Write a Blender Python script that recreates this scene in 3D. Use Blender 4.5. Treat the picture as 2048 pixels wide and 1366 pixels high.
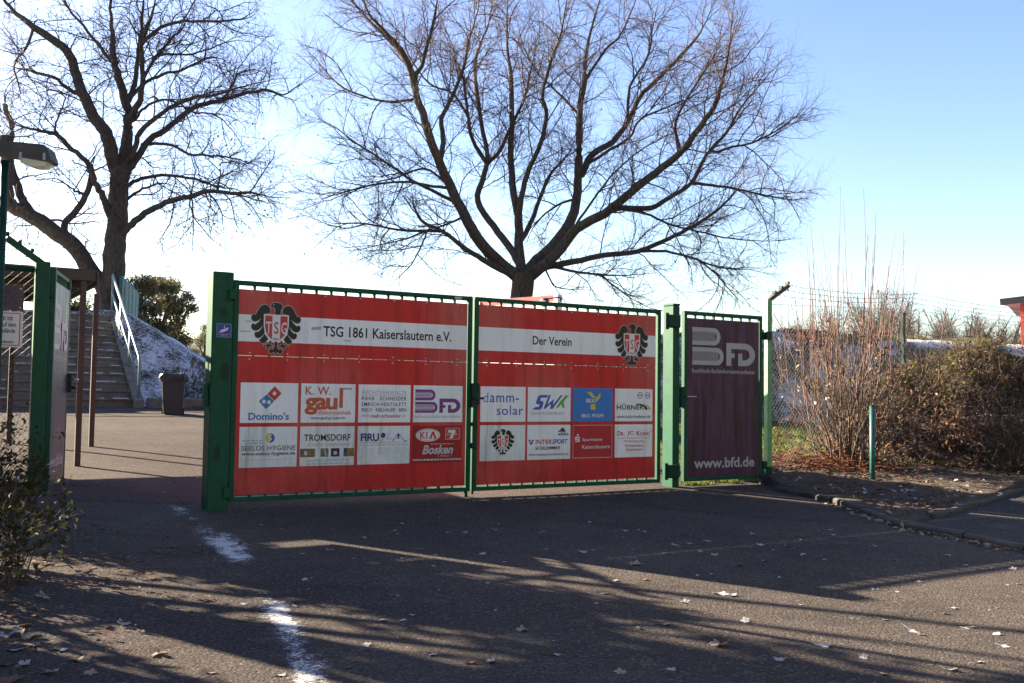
import bpy, math, random
import numpy as np
from mathutils import Vector, Matrix

scene = bpy.context.scene
for o in list(bpy.data.objects):
    bpy.data.objects.remove(o)

# ------------------------------------------------------------------ camera
FPX, PITCH, ROLL, CZ = 1988.2, 0.0511, 0.0138, 1.6
_f = np.array([0, math.cos(PITCH), math.sin(PITCH)])
_u = np.array([0, -math.sin(PITCH), math.cos(PITCH)])
_x = np.array([1.0, 0, 0])
CAM_R = _x * math.cos(ROLL) + _u * math.sin(ROLL)
CAM_U = _u * math.cos(ROLL) - _x * math.sin(ROLL)
cam = bpy.data.cameras.new('camera')
cam.sensor_width = 36.0
cam.lens = FPX / 2048 * 36
cam.clip_start, cam.clip_end = 0.05, 5000
camo = bpy.data.objects.new('camera', cam)
scene.collection.objects.link(camo)
m = Matrix.Identity(4)
for i in range(3):
    m[i][0], m[i][1], m[i][2] = CAM_R[i], CAM_U[i], -_f[i]
m[2][3] = CZ
camo.matrix_world = m
scene.camera = camo

# ------------------------------------------------------------------ sky, sun, exposure
SUN_EL, SUN_AZ = math.radians(23.3), math.radians(64.2)      # azimuth: left of the view direction
SDIR = Vector((-math.sin(SUN_AZ) * math.cos(SUN_EL), math.cos(SUN_AZ) * math.cos(SUN_EL), math.sin(SUN_EL)))
world = bpy.data.worlds.new('World')
scene.world = world
world.use_nodes = True
nt = world.node_tree
nt.nodes.clear()
sky = nt.nodes.new('ShaderNodeTexSky')
sky.sky_type = 'NISHITA'
sky.sun_disc = False
sky.sun_elevation = SUN_EL
sky.sun_rotation = -SUN_AZ
sky.altitude = 250
sky.air_density, sky.dust_density, sky.ozone_density = 1.0, 1.2, 1.0
bg = nt.nodes.new('ShaderNodeBackground')
bg.inputs['Strength'].default_value = 0.055
wo = nt.nodes.new('ShaderNodeOutputWorld')
hs = nt.nodes.new('ShaderNodeHueSaturation')
hs.inputs['Saturation'].default_value = 1.18
hs.inputs['Hue'].default_value = 0.518
nt.links.new(sky.outputs[0], hs.inputs['Color'])
nt.links.new(hs.outputs[0], bg.inputs['Color'])
nt.links.new(bg.outputs[0], wo.inputs['Surface'])
sl = bpy.data.lights.new('sun', 'SUN')
sl.energy = 5.0
sl.angle = math.radians(0.5)
sl.color = (1.0, 0.83, 0.62)
so = bpy.data.objects.new('sun', sl)
scene.collection.objects.link(so)
so.rotation_euler = SDIR.to_track_quat('Z', 'Y').to_euler()
so.location = (-40, 20, 30)
vs = scene.view_settings
vs.view_transform, vs.look, vs.gamma, vs.exposure = 'Standard', 'None', 1.0, 2.68
vs.use_curve_mapping = False
scene.cycles.max_bounces = 6
scene.cycles.transparent_max_bounces = 6

# ------------------------------------------------------------------ helpers
SLOPE, NXY = 0.05, (-0.517, 0.856)


def G(x, y):
    """height of the sloping asphalt"""
    return SLOPE * min(NXY[0] * x + NXY[1] * y, 27.0)


def ray(u, v):
    d = _f + CAM_R * (u - 1024) / FPX - CAM_U * (v - 683) / FPX
    return d / d[1]


def at(u, v, y):
    d = ray(u, v)
    return Vector((d[0] * y, y, CZ + d[2] * y))


def og(u, v):
    d = ray(u, v)
    t = CZ / (-d[2] + SLOPE * (NXY[0] * d[0] + NXY[1]))
    return Vector((d[0] * t, t, G(d[0] * t, t)))


COL = scene.collection


def thing(name, label, cat, loc=(0, 0, 0), rz=0, group=None):
    o = bpy.data.objects.new(name, None)
    o.empty_display_size = 0.2
    COL.objects.link(o)
    o.location = loc
    o.rotation_euler = (0, 0, rz)
    tag(o, label, cat, group)
    return o


def tag(o, label=None, cat=None, group=None, kind=None):
    if label: o['label'] = label
    if cat: o['category'] = cat
    if group: o['group'] = group
    if kind: o['kind'] = kind
    return o


class MB:
    """collects polygons; build() links them as one mesh object"""
    def __init__(self):
        self.v, self.f, self.m, self.mats, self.smooth = [], [], [], [], False

    def mi(self, mat):
        if mat not in self.mats: self.mats.append(mat)
        return self.mats.index(mat)

    def poly(self, pts, mat):
        b = len(self.v)
        self.v += [tuple(p) for p in pts]
        self.f.append(tuple(range(b, b + len(pts))))
        self.m.append(self.mi(mat))

    def mesh(self, vs_, fs, mat):
        b = len(self.v); k = self.mi(mat)
        self.v += [tuple(p) for p in vs_]
        for f in fs:
            self.f.append(tuple(b + i for i in f)); self.m.append(k)

    def box(self, lo, hi, mat, bev=0.0, M=None):
        x0, y0, z0 = lo; x1, y1, z1 = hi
        if bev <= 0:
            vs_ = [(x0, y0, z0), (x1, y0, z0), (x1, y1, z0), (x0, y1, z0), (x0, y0, z1), (x1, y0, z1), (x1, y1, z1), (x0, y1, z1)]
            fs = [(3, 2, 1, 0), (4, 5, 6, 7), (0, 1, 5, 4), (1, 2, 6, 5), (2, 3, 7, 6), (3, 0, 4, 7)]
        else:
            b = bev
            rings = []
            for z, e in ((z0, b), (z0 + b, 0), (z1 - b, 0), (z1, b)):
                a0, a1, c0, c1 = x0 + e, x1 - e, y0 + e, y1 - e
                rings.append([(a0 + b, c0, z), (a1 - b, c0, z), (a1, c0 + b, z), (a1, c1 - b, z), (a1 - b, c1, z), (a0 + b, c1, z), (a0, c1 - b, z), (a0, c0 + b, z)])
            vs_ = [p for r_ in rings for p in r_]
            fs = [tuple(range(7, -1, -1)), tuple(range(24, 32))]
            for k in range(3):
                for i in range(8):
                    j = (i + 1) % 8
                    fs.append((k * 8 + i, k * 8 + j, k * 8 + 8 + j, k * 8 + 8 + i))
        if M is not None: vs_ = [tuple(M @ Vector(p)) for p in vs_]
        self.mesh(vs_, fs, mat)

    def tube(self, pts, rad, mat, n=8, caps=True):
        pts = [Vector(p) for p in pts]
        if not isinstance(rad, (list, tuple)): rad = [rad] * len(pts)
        t0 = (pts[1] - pts[0]).normalized()
        up = Vector((0, 0, 1)) if abs(t0.z) < 0.9 else Vector((1, 0, 0))
        nrm = t0.cross(up).normalized()
        vs_, fs = [], []
        for i, p in enumerate(pts):
            t = (pts[min(i + 1, len(pts) - 1)] - pts[max(i - 1, 0)]).normalized()
            nrm = (nrm - t * nrm.dot(t)).normalized()
            bn = t.cross(nrm)
            for k in range(n):
                a = 2 * math.pi * k / n
                vs_.append(p + (nrm * math.cos(a) + bn * math.sin(a)) * rad[i])
        for i in range(len(pts) - 1):
            for k in range(n):
                j = (k + 1) % n
                fs.append((i * n + k, i * n + j, i * n + n + j, i * n + n + k))
        if caps:
            fs.append(tuple(range(n - 1, -1, -1)))
            fs.append(tuple(range((len(pts) - 1) * n, len(pts) * n)))
        self.mesh(vs_, fs, mat)

    def bar(self, a, b, w, h, mat, up=(0, 0, 1)):
        """rectangular bar from a to b"""
        a, b = Vector(a), Vector(b)
        t = (b - a).normalized(); up = Vector(up)
        s = t.cross(up).normalized(); q = s.cross(t)
        vs_ = []
        for p in (a, b):
            for i, j in ((-1, -1), (1, -1), (1, 1), (-1, 1)):
                vs_.append(p + s * (w / 2 * i) + q * (h / 2 * j))
        self.mesh(vs_, [(3, 2, 1, 0), (4, 5, 6, 7), (0, 1, 5, 4), (1, 2, 6, 5), (2, 3, 7, 6), (3, 0, 4, 7)], mat)

    def build(self, name, parent=None, smooth=False, kind=None):
        me = bpy.data.meshes.new(name)
        me.from_pydata(self.v, [], self.f)
        for mt in self.mats: me.materials.append(mt)
        if len(self.mats) > 1: me.polygons.foreach_set('material_index', self.m)
        if smooth: me.polygons.foreach_set('use_smooth', [True] * len(self.f))
        me.update()
        o = bpy.data.objects.new(name, me)
        COL.objects.link(o)
        if parent is not None: o.parent = parent
        if kind: o['kind'] = kind
        return o


def np_mesh(name, V, Fq, mat, parent=None, smooth=False, kind=None):
    """V (N,3) vertices, Fq (M,k) faces of equal size"""
    me = bpy.data.meshes.new(name)
    V = np.asarray(V, np.float32); Fq = np.asarray(Fq, np.int32)
    k = Fq.shape[1]
    me.vertices.add(len(V)); me.vertices.foreach_set('co', V.ravel())
    me.loops.add(Fq.size); me.loops.foreach_set('vertex_index', Fq.ravel())
    me.polygons.add(len(Fq))
    me.polygons.foreach_set('loop_start', np.arange(0, Fq.size, k, dtype=np.int32))
    if smooth: me.polygons.foreach_set('use_smooth', np.ones(len(Fq), bool))
    me.materials.append(mat)
    me.update(calc_edges=True)
    o = bpy.data.objects.new(name, me)
    COL.objects.link(o)
    if parent is not None: o.parent = parent
    if kind: o['kind'] = kind
    return o


# ------------------------------------------------------------------ materials
class NT:
    def __init__(self, name, rough=0.6, metal=0.0, spec=0.5):
        self.mat = bpy.data.materials.new(name); self.mat.use_nodes = True
        self.t = self.mat.node_tree; self.t.nodes.clear()
        self.out = self.n('ShaderNodeOutputMaterial'); self.b = self.n('ShaderNodeBsdfPrincipled')
        self.t.links.new(self.b.outputs[0], self.out.inputs[0])
        self.b.inputs['Roughness'].default_value = rough
        self.b.inputs['Metallic'].default_value = metal
        self.b.inputs['Specular IOR Level'].default_value = spec
        self.tc = self.n('ShaderNodeTexCoord')

    def n(self, typ): return self.t.nodes.new(typ)

    def link(self, a, b): self.t.links.new(a, b)

    def noise(self, scale=5, detail=6, rough=0.6, sc=(1, 1, 1), co='Object', off=0, dist=0.0):
        mp = self.n('ShaderNodeMapping'); mp.inputs['Scale'].default_value = sc
        mp.inputs['Location'].default_value = (off, off * 1.7, off * 0.3)
        self.link(self.tc.outputs[co], mp.inputs[0])
        nz = self.n('ShaderNodeTexNoise')
        nz.inputs['Scale'].default_value = scale; nz.inputs['Detail'].default_value = detail
        nz.inputs['Roughness'].default_value = rough; nz.inputs['Distortion'].default_value = dist
        self.link(mp.outputs[0], nz.inputs['Vector'])
        return nz.outputs['Fac']

    def ramp(self, fac, a, b, va=0.0, vb=1.0):
        r = self.n('ShaderNodeMapRange')
        r.inputs['From Min'].default_value, r.inputs['From Max'].default_value = a, b
        r.inputs['To Min'].default_value, r.inputs['To Max'].default_value = va, vb
        r.clamp = True
        self.link(fac, r.inputs['Value'])
        return r.outputs['Result']

    def math(self, op, a, b):
        q = self.n('ShaderNodeMath'); q.operation = op
        for i, v in enumerate((a, b)):
            if isinstance(v, (int, float)): q.inputs[i].default_value = v
            else: self.link(v, q.inputs[i])
        return q.outputs[0]

    def mix(self, fac, a, b):
        q = self.n('ShaderNodeMix'); q.data_type = 'RGBA'
        for i, v in ((0, fac), (6, a), (7, b)):
            if isinstance(v, tuple): q.inputs[i].default_value = (*v, 1) if len(v) == 3 else v
            elif isinstance(v, (int, float)): q.inputs[i].default_value = v
            else: self.link(v, q.inputs[i])
        return q.outputs[2]

    def color(self, c):
        if isinstance(c, tuple): self.b.inputs['Base Color'].default_value = (*c, 1)
        else: self.link(c, self.b.inputs['Base Color'])

    def rough(self, r): self.link(r, self.b.inputs['Roughness'])

    def bump(self, h, strength=0.3, dist=0.01):
        q = self.n('ShaderNodeBump'); q.inputs['Strength'].default_value = strength; q.inputs['Distance'].default_value = dist
        self.link(h, q.inputs['Height']); self.link(q.outputs[0], self.b.inputs['Normal'])


def simple(name, c, rough=0.55, var=0.25, scale=6, sc=(1, 1, 1), metal=0.0, bump=0.0, spec=0.5, dirt=None):
    n = NT(name, rough, metal, spec)
    dark = tuple(v * (1 - var) for v in c); lite = tuple(min(1, v * (1 + var * 0.6)) for v in c)
    col = n.mix(n.ramp(n.noise(scale, 7, 0.65, sc), 0.3, 0.7), dark, lite)
    if dirt:
        col = n.mix(n.ramp(n.noise(scale * 2.3, 8, 0.7, sc, off=3.3), 0.52, 0.75, 0, dirt[1]), col, dirt[0])
    n.color(col)
    if bump: n.bump(n.noise(scale * 6, 5, 0.6, sc), bump, 0.01)
    return n.mat


M = {}
M['green'] = simple('green_paint', (0.0025, 0.072, 0.038), 0.5, 0.3, 9, dirt=((0.012, 0.045, 0.028), 0.5), spec=.25)
M['green_light'] = simple('pale_green_paint', (0.14, 0.33, 0.15), 0.45, 0.3, 9, dirt=((0.05, 0.07, 0.04), 0.5))
M['green_dark'] = simple('dark_green_metal', (0.004, 0.036, 0.026), 0.5, 0.3, 12, spec=.25)
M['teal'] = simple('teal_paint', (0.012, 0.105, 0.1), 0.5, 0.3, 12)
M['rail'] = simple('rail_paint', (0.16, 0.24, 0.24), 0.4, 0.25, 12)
M['brown_metal'] = simple('brown_painted_steel', (0.026, 0.024, 0.026), 0.5, 0.3, 12, dirt=((0.045, 0.041, 0.04), 0.5))
M['black'] = simple('black_plastic', (0.018, 0.021, 0.03), 0.5, 0.3, 10)
M['steel'] = simple('galvanised_steel', (0.45, 0.46, 0.47), 0.4, 0.2, 14, metal=0.7)
M['wire'] = simple('zinc_wire', (0.13, 0.135, 0.13), 0.6, 0.2, 20, metal=0.2)
M['concrete'] = simple('weathered_concrete', (0.17, 0.155, 0.135), 0.9, 0.45, 2.2, bump=0.4, dirt=((0.05, 0.045, 0.04), 0.85))
M['kerb'] = simple('kerb_stone', (0.062, 0.057, 0.05), 0.9, 0.5, 5, bump=0.4, dirt=((0.05, 0.045, 0.04), 0.8))
M['snow'] = simple('old_snow', (0.62, 0.64, 0.68), 0.8, 0.25, 14, bump=0.3)
M['lamptop'] = simple('weathered_lamp_housing', (0.07, 0.065, 0.06), 0.6, 0.4, 12)
M['plaster'] = simple('pale_plaster', (0.5, 0.48, 0.44), 0.9, 0.2, 3)
M['redwall'] = simple('red_boards', (0.5, 0.07, 0.05), 0.7, 0.2, 3, sc=(1, 1, 6))
M['roofdark'] = simple('dark_roofing', (0.05, 0.045, 0.045), 0.7, 0.3, 6)
M['white'] = simple('white_print', (0.72, 0.72, 0.74), 0.45, 0.05, 4)
M['grey'] = simple('grey_print', (0.38, 0.38, 0.41), 0.5, 0.05, 4)
M['lgrey'] = simple('pale_grey_print', (0.5, 0.5, 0.53), 0.5, 0.05, 4)
M['ink'] = simple('black_print', (0.008, 0.008, 0.011), 0.45, 0.1, 4)
M['dink'] = simple('dark_grey_print', (0.035, 0.035, 0.045), 0.45, 0.1, 4)
M['navy'] = simple('navy_print', (0.03, 0.035, 0.2), 0.45, 0.1, 4)
M['blue'] = simple('blue_print', (0.025, 0.17, 0.43), 0.45, 0.1, 4)
M['dblue'] = simple('deep_blue_print', (0.05, 0.10, 0.42), 0.45, 0.1, 4)
M['lblue'] = simple('light_blue_print', (0.13, 0.3, 0.62), 0.45, 0.1, 4)
M['pred'] = simple('red_print', (0.55, 0.035, 0.04), 0.45, 0.1, 4)
M['orange'] = simple('orange_red_print', (0.55, 0.10, 0.05), 0.45, 0.1, 4)
M['purple'] = simple('violet_print', (0.2, 0.035, 0.24), 0.45, 0.1, 4)
M['pgreen'] = simple('green_print', (0.12, 0.42, 0.05), 0.45, 0.1, 4)
M['yellow'] = simple('yellow_print', (0.62, 0.52, 0.04), 0.45, 0.1, 4)
M['ochre'] = simple('brown_picture', (0.2, 0.13, 0.06), 0.5, 0.5, 25)
M['olive'] = simple('olive_picture', (0.16, 0.15, 0.1), 0.5, 0.6, 30)
M['plum'] = simple('dark_violet_picture', (0.05, 0.02, 0.09), 0.5, 0.5, 30)
M['cctv'] = simple('blue_sticker', (0.035, 0.035, 0.3), 0.4, 0.1, 4)
M['mark'] = simple('scuff', (0.12, 0.11, 0.10), 0.7, 0.3, 20)


def panel_mat(name, base, dirt, pale, streak=0.5, lo=0.5, fade=0.42):
    n = NT(name, 0.42, spec=.3)
    st = n.noise(3.0, 8, 0.7, (3.2, 1, 0.25))
    fine = n.noise(9.0, 8, 0.75, (6, 1, 0.5), off=5)
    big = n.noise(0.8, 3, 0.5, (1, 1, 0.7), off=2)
    c = n.mix(n.ramp(big, 0.45, 0.68, 0, fade), base, pale)  # faded, dirty patches where the large noise is high
    c = n.mix(n.ramp(st, lo, lo + 0.2, 0, streak), c, dirt)
    c = n.mix(n.ramp(fine, lo + 0.08, lo + 0.26, 0, streak), c, dirt)
    sx_ = n.n('ShaderNodeSeparateXYZ'); n.link(n.tc.outputs['Object'], sx_.inputs[0])
    low = n.math('MULTIPLY', n.ramp(sx_.outputs['Z'], 0.05, 0.75, 1, 0), n.ramp(n.noise(4, 8, 0.75, (1.6, 1, .6), off=12), 0.38, 0.62))
    c = n.mix(n.math('MULTIPLY', low, min(.8, streak * 1.2)), c, tuple(v * .45 + .008 for v in base))
    n.color(c)
    n.rough(n.ramp(st, 0.3, 0.7, 0.3, 0.5))
    n.bump(n.math('ADD', n.noise(1.2, 2, 0.5), n.math('MULTIPLY', n.noise(5, 2, 0.5), .25)), 0.35, 0.03)
    return n.mat


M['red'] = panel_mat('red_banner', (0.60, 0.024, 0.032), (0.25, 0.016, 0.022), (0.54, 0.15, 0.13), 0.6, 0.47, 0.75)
M['band'] = panel_mat('white_banner', (0.86, 0.85, 0.88), (0.5, 0.5, 0.48), (0.7, 0.7, 0.72), 0.5)
M['board'] = panel_mat('white_board', (0.88, 0.87, 0.90), (0.56, 0.50, 0.45), (0.75, 0.75, 0.78), 0.45)
M['board_mossy'] = panel_mat('mossy_white_board', (0.80, 0.81, 0.84), (0.30, 0.33, 0.24), (0.7, 0.72, 0.72), 0.75)
M['board_red'] = panel_mat('dark_red_board', (0.34, 0.018, 0.025), (0.18, 0.012, 0.02), (0.38, 0.03, 0.04), 0.4)
M['board_sred'] = panel_mat('red_board', (0.46, 0.03, 0.045), (0.3, 0.02, 0.03), (0.5, 0.05, 0.06), 0.3)
M['board_blue'] = panel_mat('blue_board', (0.05, 0.2, 0.56), (0.04, 0.15, 0.4), (0.07, 0.24, 0.6), 0.3)
M['violet_panel'] = panel_mat('stained_violet_banner', (0.12, 0.036, 0.12), (0.024, 0.019, 0.015), (0.05, 0.034, 0.045), 0.92, 0.42, 0.6)
M['faded'] = panel_mat('faded_violet_banner', (0.085, 0.055, 0.09), (0.04, 0.034, 0.036), (0.09, 0.075, 0.09), 0.8)


def asphalt_mat(name, a, b, c):
    n = NT(name, 0.95, spec=0.05)
    big = n.noise(0.35, 6, 0.6)
    mid = n.noise(3.0, 8, 0.7, off=4)
    fine = n.noise(75, 3, 0.7)
    col = n.mix(n.ramp(big, 0.35, 0.65), a, b)
    col = n.mix(n.ramp(mid, 0.45, 0.75, 0, 0.5), col, c)
    col = n.mix(n.ramp(n.noise(0.9, 6, 0.65, (0.5, 1.6, 1), off=14, dist=1.2), 0.55, 0.68, 0, 0.55), col, c)
    col = n.mix(n.ramp(n.noise(1.7, 7, 0.7, off=21), 0.58, 0.74, 0, 0.5), col, (0.15, 0.135, 0.118))
    vo = n.n('ShaderNodeTexVoronoi'); vo.inputs['Scale'].default_value = 62
    n.link(n.tc.outputs['Object'], vo.inputs['Vector'])
    stone = n.ramp(n.noise(42, 2, 0.5, off=9), 0.55, 0.7)
    col = n.mix(n.math('MULTIPLY', stone, 0.45), col, (0.26, 0.23, 0.2))
    col = n.mix(n.ramp(vo.outputs['Distance'], 0.3, 0.8, 0.0, 0.55), col, (0.02, 0.02, 0.022))
    n.color(col)
    h = n.math('ADD', n.math('MULTIPLY', vo.outputs['Distance'], -1.2), n.math('ADD', fine, n.math('MULTIPLY', mid, 1.5)))
    n.bump(h, 0.8, 0.004)
    return n.mat


M['asphalt'] = asphalt_mat('worn_asphalt', (0.064, 0.054, 0.049), (0.102, 0.087, 0.075), (0.044, 0.039, 0.038))
M['path'] = asphalt_mat('dark_asphalt', (0.05, 0.05, 0.052), (0.07, 0.068, 0.066), (0.04, 0.04, 0.04))
n = NT('soil', 0.95)
n.color(n.mix(n.ramp(n.noise(7, 9, 0.75), 0.35, 0.7), (0.028, 0.02, 0.016), (0.10, 0.075, 0.055)))
n.bump(n.noise(18, 8, 0.7), 1.0, 0.04)
M['soil'] = n.mat
n = NT('meadow', 0.95)
n.color(n.mix(n.ramp(n.noise(1.6, 9, 0.8, off=3), 0.44, 0.56), n.mix(n.ramp(n.noise(0.6, 9, 0.75), 0.35, 0.7), (0.06, 0.07, 0.03), (0.13, 0.13, 0.06)), (0.8, 0.81, 0.84)))
M['meadow'] = n.mat


def bank_mat(name, thr, green):
    n = NT(name, 0.9)
    gr = n.mix(n.ramp(n.noise(3.2, 8, 0.75, off=2), 0.35, 0.65), (0.05, 0.036, 0.026), green)
    gr = n.mix(n.ramp(n.noise(14, 6, 0.8, off=8), 0.5, 0.7, 0, 0.8), gr, (0.11, 0.085, 0.05))
    patch = n.math('ADD', n.math('MULTIPLY', n.noise(1.6, 5, 0.65), 0.38), n.math('MULTIPLY', n.noise(15, 8, 0.85, (1, 1, 1.6), off=5), 0.74))
    sn = n.ramp(patch, thr - 0.035, thr + 0.035)
    n.color(n.mix(sn, gr, (0.74, 0.75, 0.8)))
    n.bump(n.math('ADD', n.noise(9, 8, 0.8, off=5), n.math('MULTIPLY', n.noise(40, 4, 0.8), 0.4)), 1.0, 0.05)
    return n.mat


M['bank'] = bank_mat('snowy_bank', 0.555, (0.075, 0.085, 0.03))
n = NT('bark', 0.9, spec=0.2)
br = n.noise(9, 8, 0.75, (2.6, 2.6, 0.5))
col = n.mix(n.ramp(br, 0.35, 0.65), (0.032, 0.025, 0.021), (0.14, 0.115, 0.092))
col = n.mix(n.ramp(n.noise(1.4, 4, 0.6, off=4), 0.5, 0.7, 0, 0.55), col, (0.07, 0.078, 0.035))
n.color(col)
n.bump(br, 0.9, 0.05)
M['bark'] = n.mat
M['twig'] = simple('twig_bark', (0.14, 0.095, 0.082), 0.8, 0.35, 2, spec=0.2)
M['twig_left'] = simple('grey_twig_bark', (0.1, 0.066, 0.058), 0.8, 0.35, 2, spec=0.2)
M['cane'] = simple('reddish_cane_bark', (0.15, 0.11, 0.088), 0.7, 0.5, 3, spec=0.25)
M['shoot'] = simple('red_shoot_bark', (0.17, 0.095, 0.08), 0.6, 0.35, 3, spec=0.25)


def leaf_mat(name, cols, rough=0.7, trans=0.35):
    n = NT(name, rough, spec=0.25)
    c = n.mix(n.ramp(n.noise(2.3, 5, 0.7), 0.35, 0.65), cols[0], cols[1])
    if len(cols) > 2: c = n.mix(n.ramp(n.noise(17, 4, 0.7, off=6), 0.48, 0.66), c, cols[2])
    n.color(c)
    tr = n.n('ShaderNodeBsdfTranslucent'); n.link(c, tr.inputs['Color'])
    mx = n.n('ShaderNodeMixShader'); mx.inputs[0].default_value = trans
    n.link(n.b.outputs[0], mx.inputs[1]); n.link(tr.outputs[0], mx.inputs[2])
    n.link(mx.outputs[0], n.out.inputs[0])
    return n.mat


M['lampglass'] = leaf_mat('frosted_lamp_cover', ((0.75, 0.76, 0.72), (0.85, 0.85, 0.82)), 0.4, 0.6)
M['leaf_pale'] = leaf_mat('pale_dry_leaf', ((0.32, 0.30, 0.31), (0.46, 0.42, 0.42), (0.24, 0.18, 0.15)), trans=0.15)
M['leaf_tan'] = leaf_mat('tan_dry_leaf', ((0.26, 0.18, 0.13), (0.42, 0.33, 0.26)), trans=0.2)
M['leaf_brown'] = leaf_mat('brown_dry_leaf', ((0.13, 0.065, 0.045), (0.22, 0.12, 0.085)), trans=0.2)
M['leaf_red'] = leaf_mat('rusty_leaf', ((0.12, 0.042, 0.024), (0.19, 0.075, 0.04), (0.08, 0.035, 0.024)), trans=0.45)
M['leaf_litter'] = leaf_mat('leaf_litter', ((0.13, 0.068, 0.036), (0.24, 0.14, 0.085), (0.07, 0.042, 0.028)), trans=0.25)
M['leaf_green'] = leaf_mat('winter_green_leaf', ((0.045, 0.07, 0.018), (0.10, 0.13, 0.03), (0.16, 0.12, 0.03)), trans=0.4)
M['leaf_bush'] = leaf_mat('bush_leaf', ((0.020, 0.030, 0.012), (0.042, 0.052, 0.018), (0.12, 0.08, 0.018)), trans=0.35)
M['leaf_autumn'] = leaf_mat('autumn_foliage', ((0.10, 0.09, 0.05), (0.15, 0.12, 0.06), (0.065, 0.07, 0.04)), trans=0.4)
M['leaf_grey'] = leaf_mat('grey_green_foliage', ((0.06, 0.065, 0.035), (0.12, 0.105, 0.05), (0.045, 0.055, 0.03)), trans=0.4)
M['grass'] = leaf_mat('grass_blade', ((0.06, 0.10, 0.022), (0.12, 0.17, 0.04), (0.19, 0.17, 0.06)), trans=0.4)
M['drygrass'] = leaf_mat('dry_grass_blade', ((0.08, 0.085, 0.035), (0.15, 0.12, 0.06), (0.05, 0.06, 0.03)), trans=0.35)
M['forest'] = simple('far_forest', (0.045, 0.055, 0.03), 0.95, 0.5, 0.05)
# ------------------------------------------------------------------ the setting
rng = np.random.default_rng(7)


def fbm(x, y, s, seed=0, octv=4):
    """cheap smooth value noise on arrays"""
    x = np.asarray(x, float) * s; y = np.asarray(y, float) * s
    out = np.zeros_like(x); amp, tot = 1.0, 0.0
    for o in range(octv):
        xi, yi = np.floor(x).astype(int), np.floor(y).astype(int)
        fx, fy = x - xi, y - yi
        fx, fy = fx * fx * (3 - 2 * fx), fy * fy * (3 - 2 * fy)

        def h(a, b):
            k = (a * 374761393 + b * 668265263 + (seed + o) * 1442695041) & 0x7fffffff
            k = ((k ^ (k >> 13)) * 1274126177) & 0x7fffffff
            return ((k ^ (k >> 16)) & 0xffff) / 65535.0
        v = (h(xi, yi) * (1 - fx) + h(xi + 1, yi) * fx) * (1 - fy) + (h(xi, yi + 1) * (1 - fx) + h(xi + 1, yi + 1) * fx) * fy
        out += v * amp; tot += amp; amp *= 0.5; x = x * 2.03 + 11.3; y = y * 2.03 + 5.7
    return out / tot


FOOT = [(-30, 9.2), (-11.6, 20.04), (-8.36, 22.0), (-4, 22.6), (0, 20.6), (2, 19.8), (6, 20.3), (9, 21.4), (16, 24.2), (30, 30)]
FACX = [(-30, 2.15), (-9.4, 2.2), (-8.2, 1.55), (-7.4, 1.0), (-6.6, .6), (-4, 1.0), (0, 1.3), (3.5, 2.0), (5.5, 2.28), (30, 2.22)]


def bank_h(x, y):
    """height of the embankment above the sloping ground (arrays)"""
    x = np.asarray(x, float); y = np.asarray(y, float)
    fy = np.interp(x, [p[0] for p in FOOT], [p[1] for p in FOOT])
    d = (y - fy) * 0.9
    xx = x * 24 / np.maximum(y, 24)      # the ridge runs away to the left
    fac = np.interp(xx, [p[0] for p in FACX], [p[1] for p in FACX])
    # the slope right of the stairs turns towards the yard
    t = np.clip(d / 3.3, 0, 1)
    h = (t * t * (3 - 2 * t)) * fac
    h = h + (fbm(x, y, 1.3, 3) - 0.5) * 0.22 * np.clip(t * 3, 0, 1)
    return np.where(d > 0, h, d * 0.3)


def Gv(x, y):
    return SLOPE * np.minimum(NXY[0] * x + NXY[1] * y, 27.0)


def grid(name, xs, ys, zf, mat, kind='structure'):
    X, Y = np.meshgrid(xs, ys)
    Z = zf(X, Y)
    V = np.stack([X, Y, Z], -1).reshape(-1, 3)
    nx, ny = len(xs), len(ys)
    i = (np.arange(ny - 1)[:, None] * nx + np.arange(nx - 1)[None]).ravel()
    Fq = np.stack([i, i + 1, i + 1 + nx, i + nx], -1)
    return np_mesh(name, V, Fq, mat, smooth=True, kind=kind)


far = np.concatenate([-np.geomspace(900, 40, 14), np.linspace(-36, 36, 25), np.geomspace(40, 900, 14)])
grid('ground', far, far, lambda X, Y: Gv(X, np.clip(Y, -12, None)) - 0.06, M['meadow'])


def A_(x, y):
    """height of the slightly uneven asphalt"""
    return G(x, y) + (float(fbm([x], [y], 0.5, 9, 3)[0]) - 0.5) * 0.02


asx, asy = np.linspace(-24, 18, 169), np.linspace(-8, 25, 133)
grid('asphalt_yard', asx, asy, lambda X, Y: Gv(X, Y) + (fbm(X, Y, 0.5, 9, 3) - 0.5) * 0.02, M['asphalt'])
bx = np.concatenate([np.linspace(-26, -12, 40), np.arange(-11.9, 14, 0.11), np.linspace(14.1, 28, 50)])
by = np.concatenate([np.arange(9, 30, 0.11), np.linspace(30.3, 60, 30)])


def bankz(X, Y):
    z = Gv(X, Y) - 0.02 + bank_h(X, Y)
    # cut out the flight of stairs
    c, s = math.cos(0.544), math.sin(0.544)
    lx = (X + 8.36) * c + (Y - 22.0) * s; ly = -(X + 8.36) * s + (Y - 22.0) * c
    cut = np.clip(np.minimum(np.minimum((0.1 - lx) / 0.12, (lx + 2.95) / 0.12), (3.9 - ly) / 0.3), 0, 1)
    return z - cut * (np.clip(ly, 0, 3.6) * 0.25 + 0.5)


embankment = grid('embankment', bx, by, bankz, M['bank'])


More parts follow.
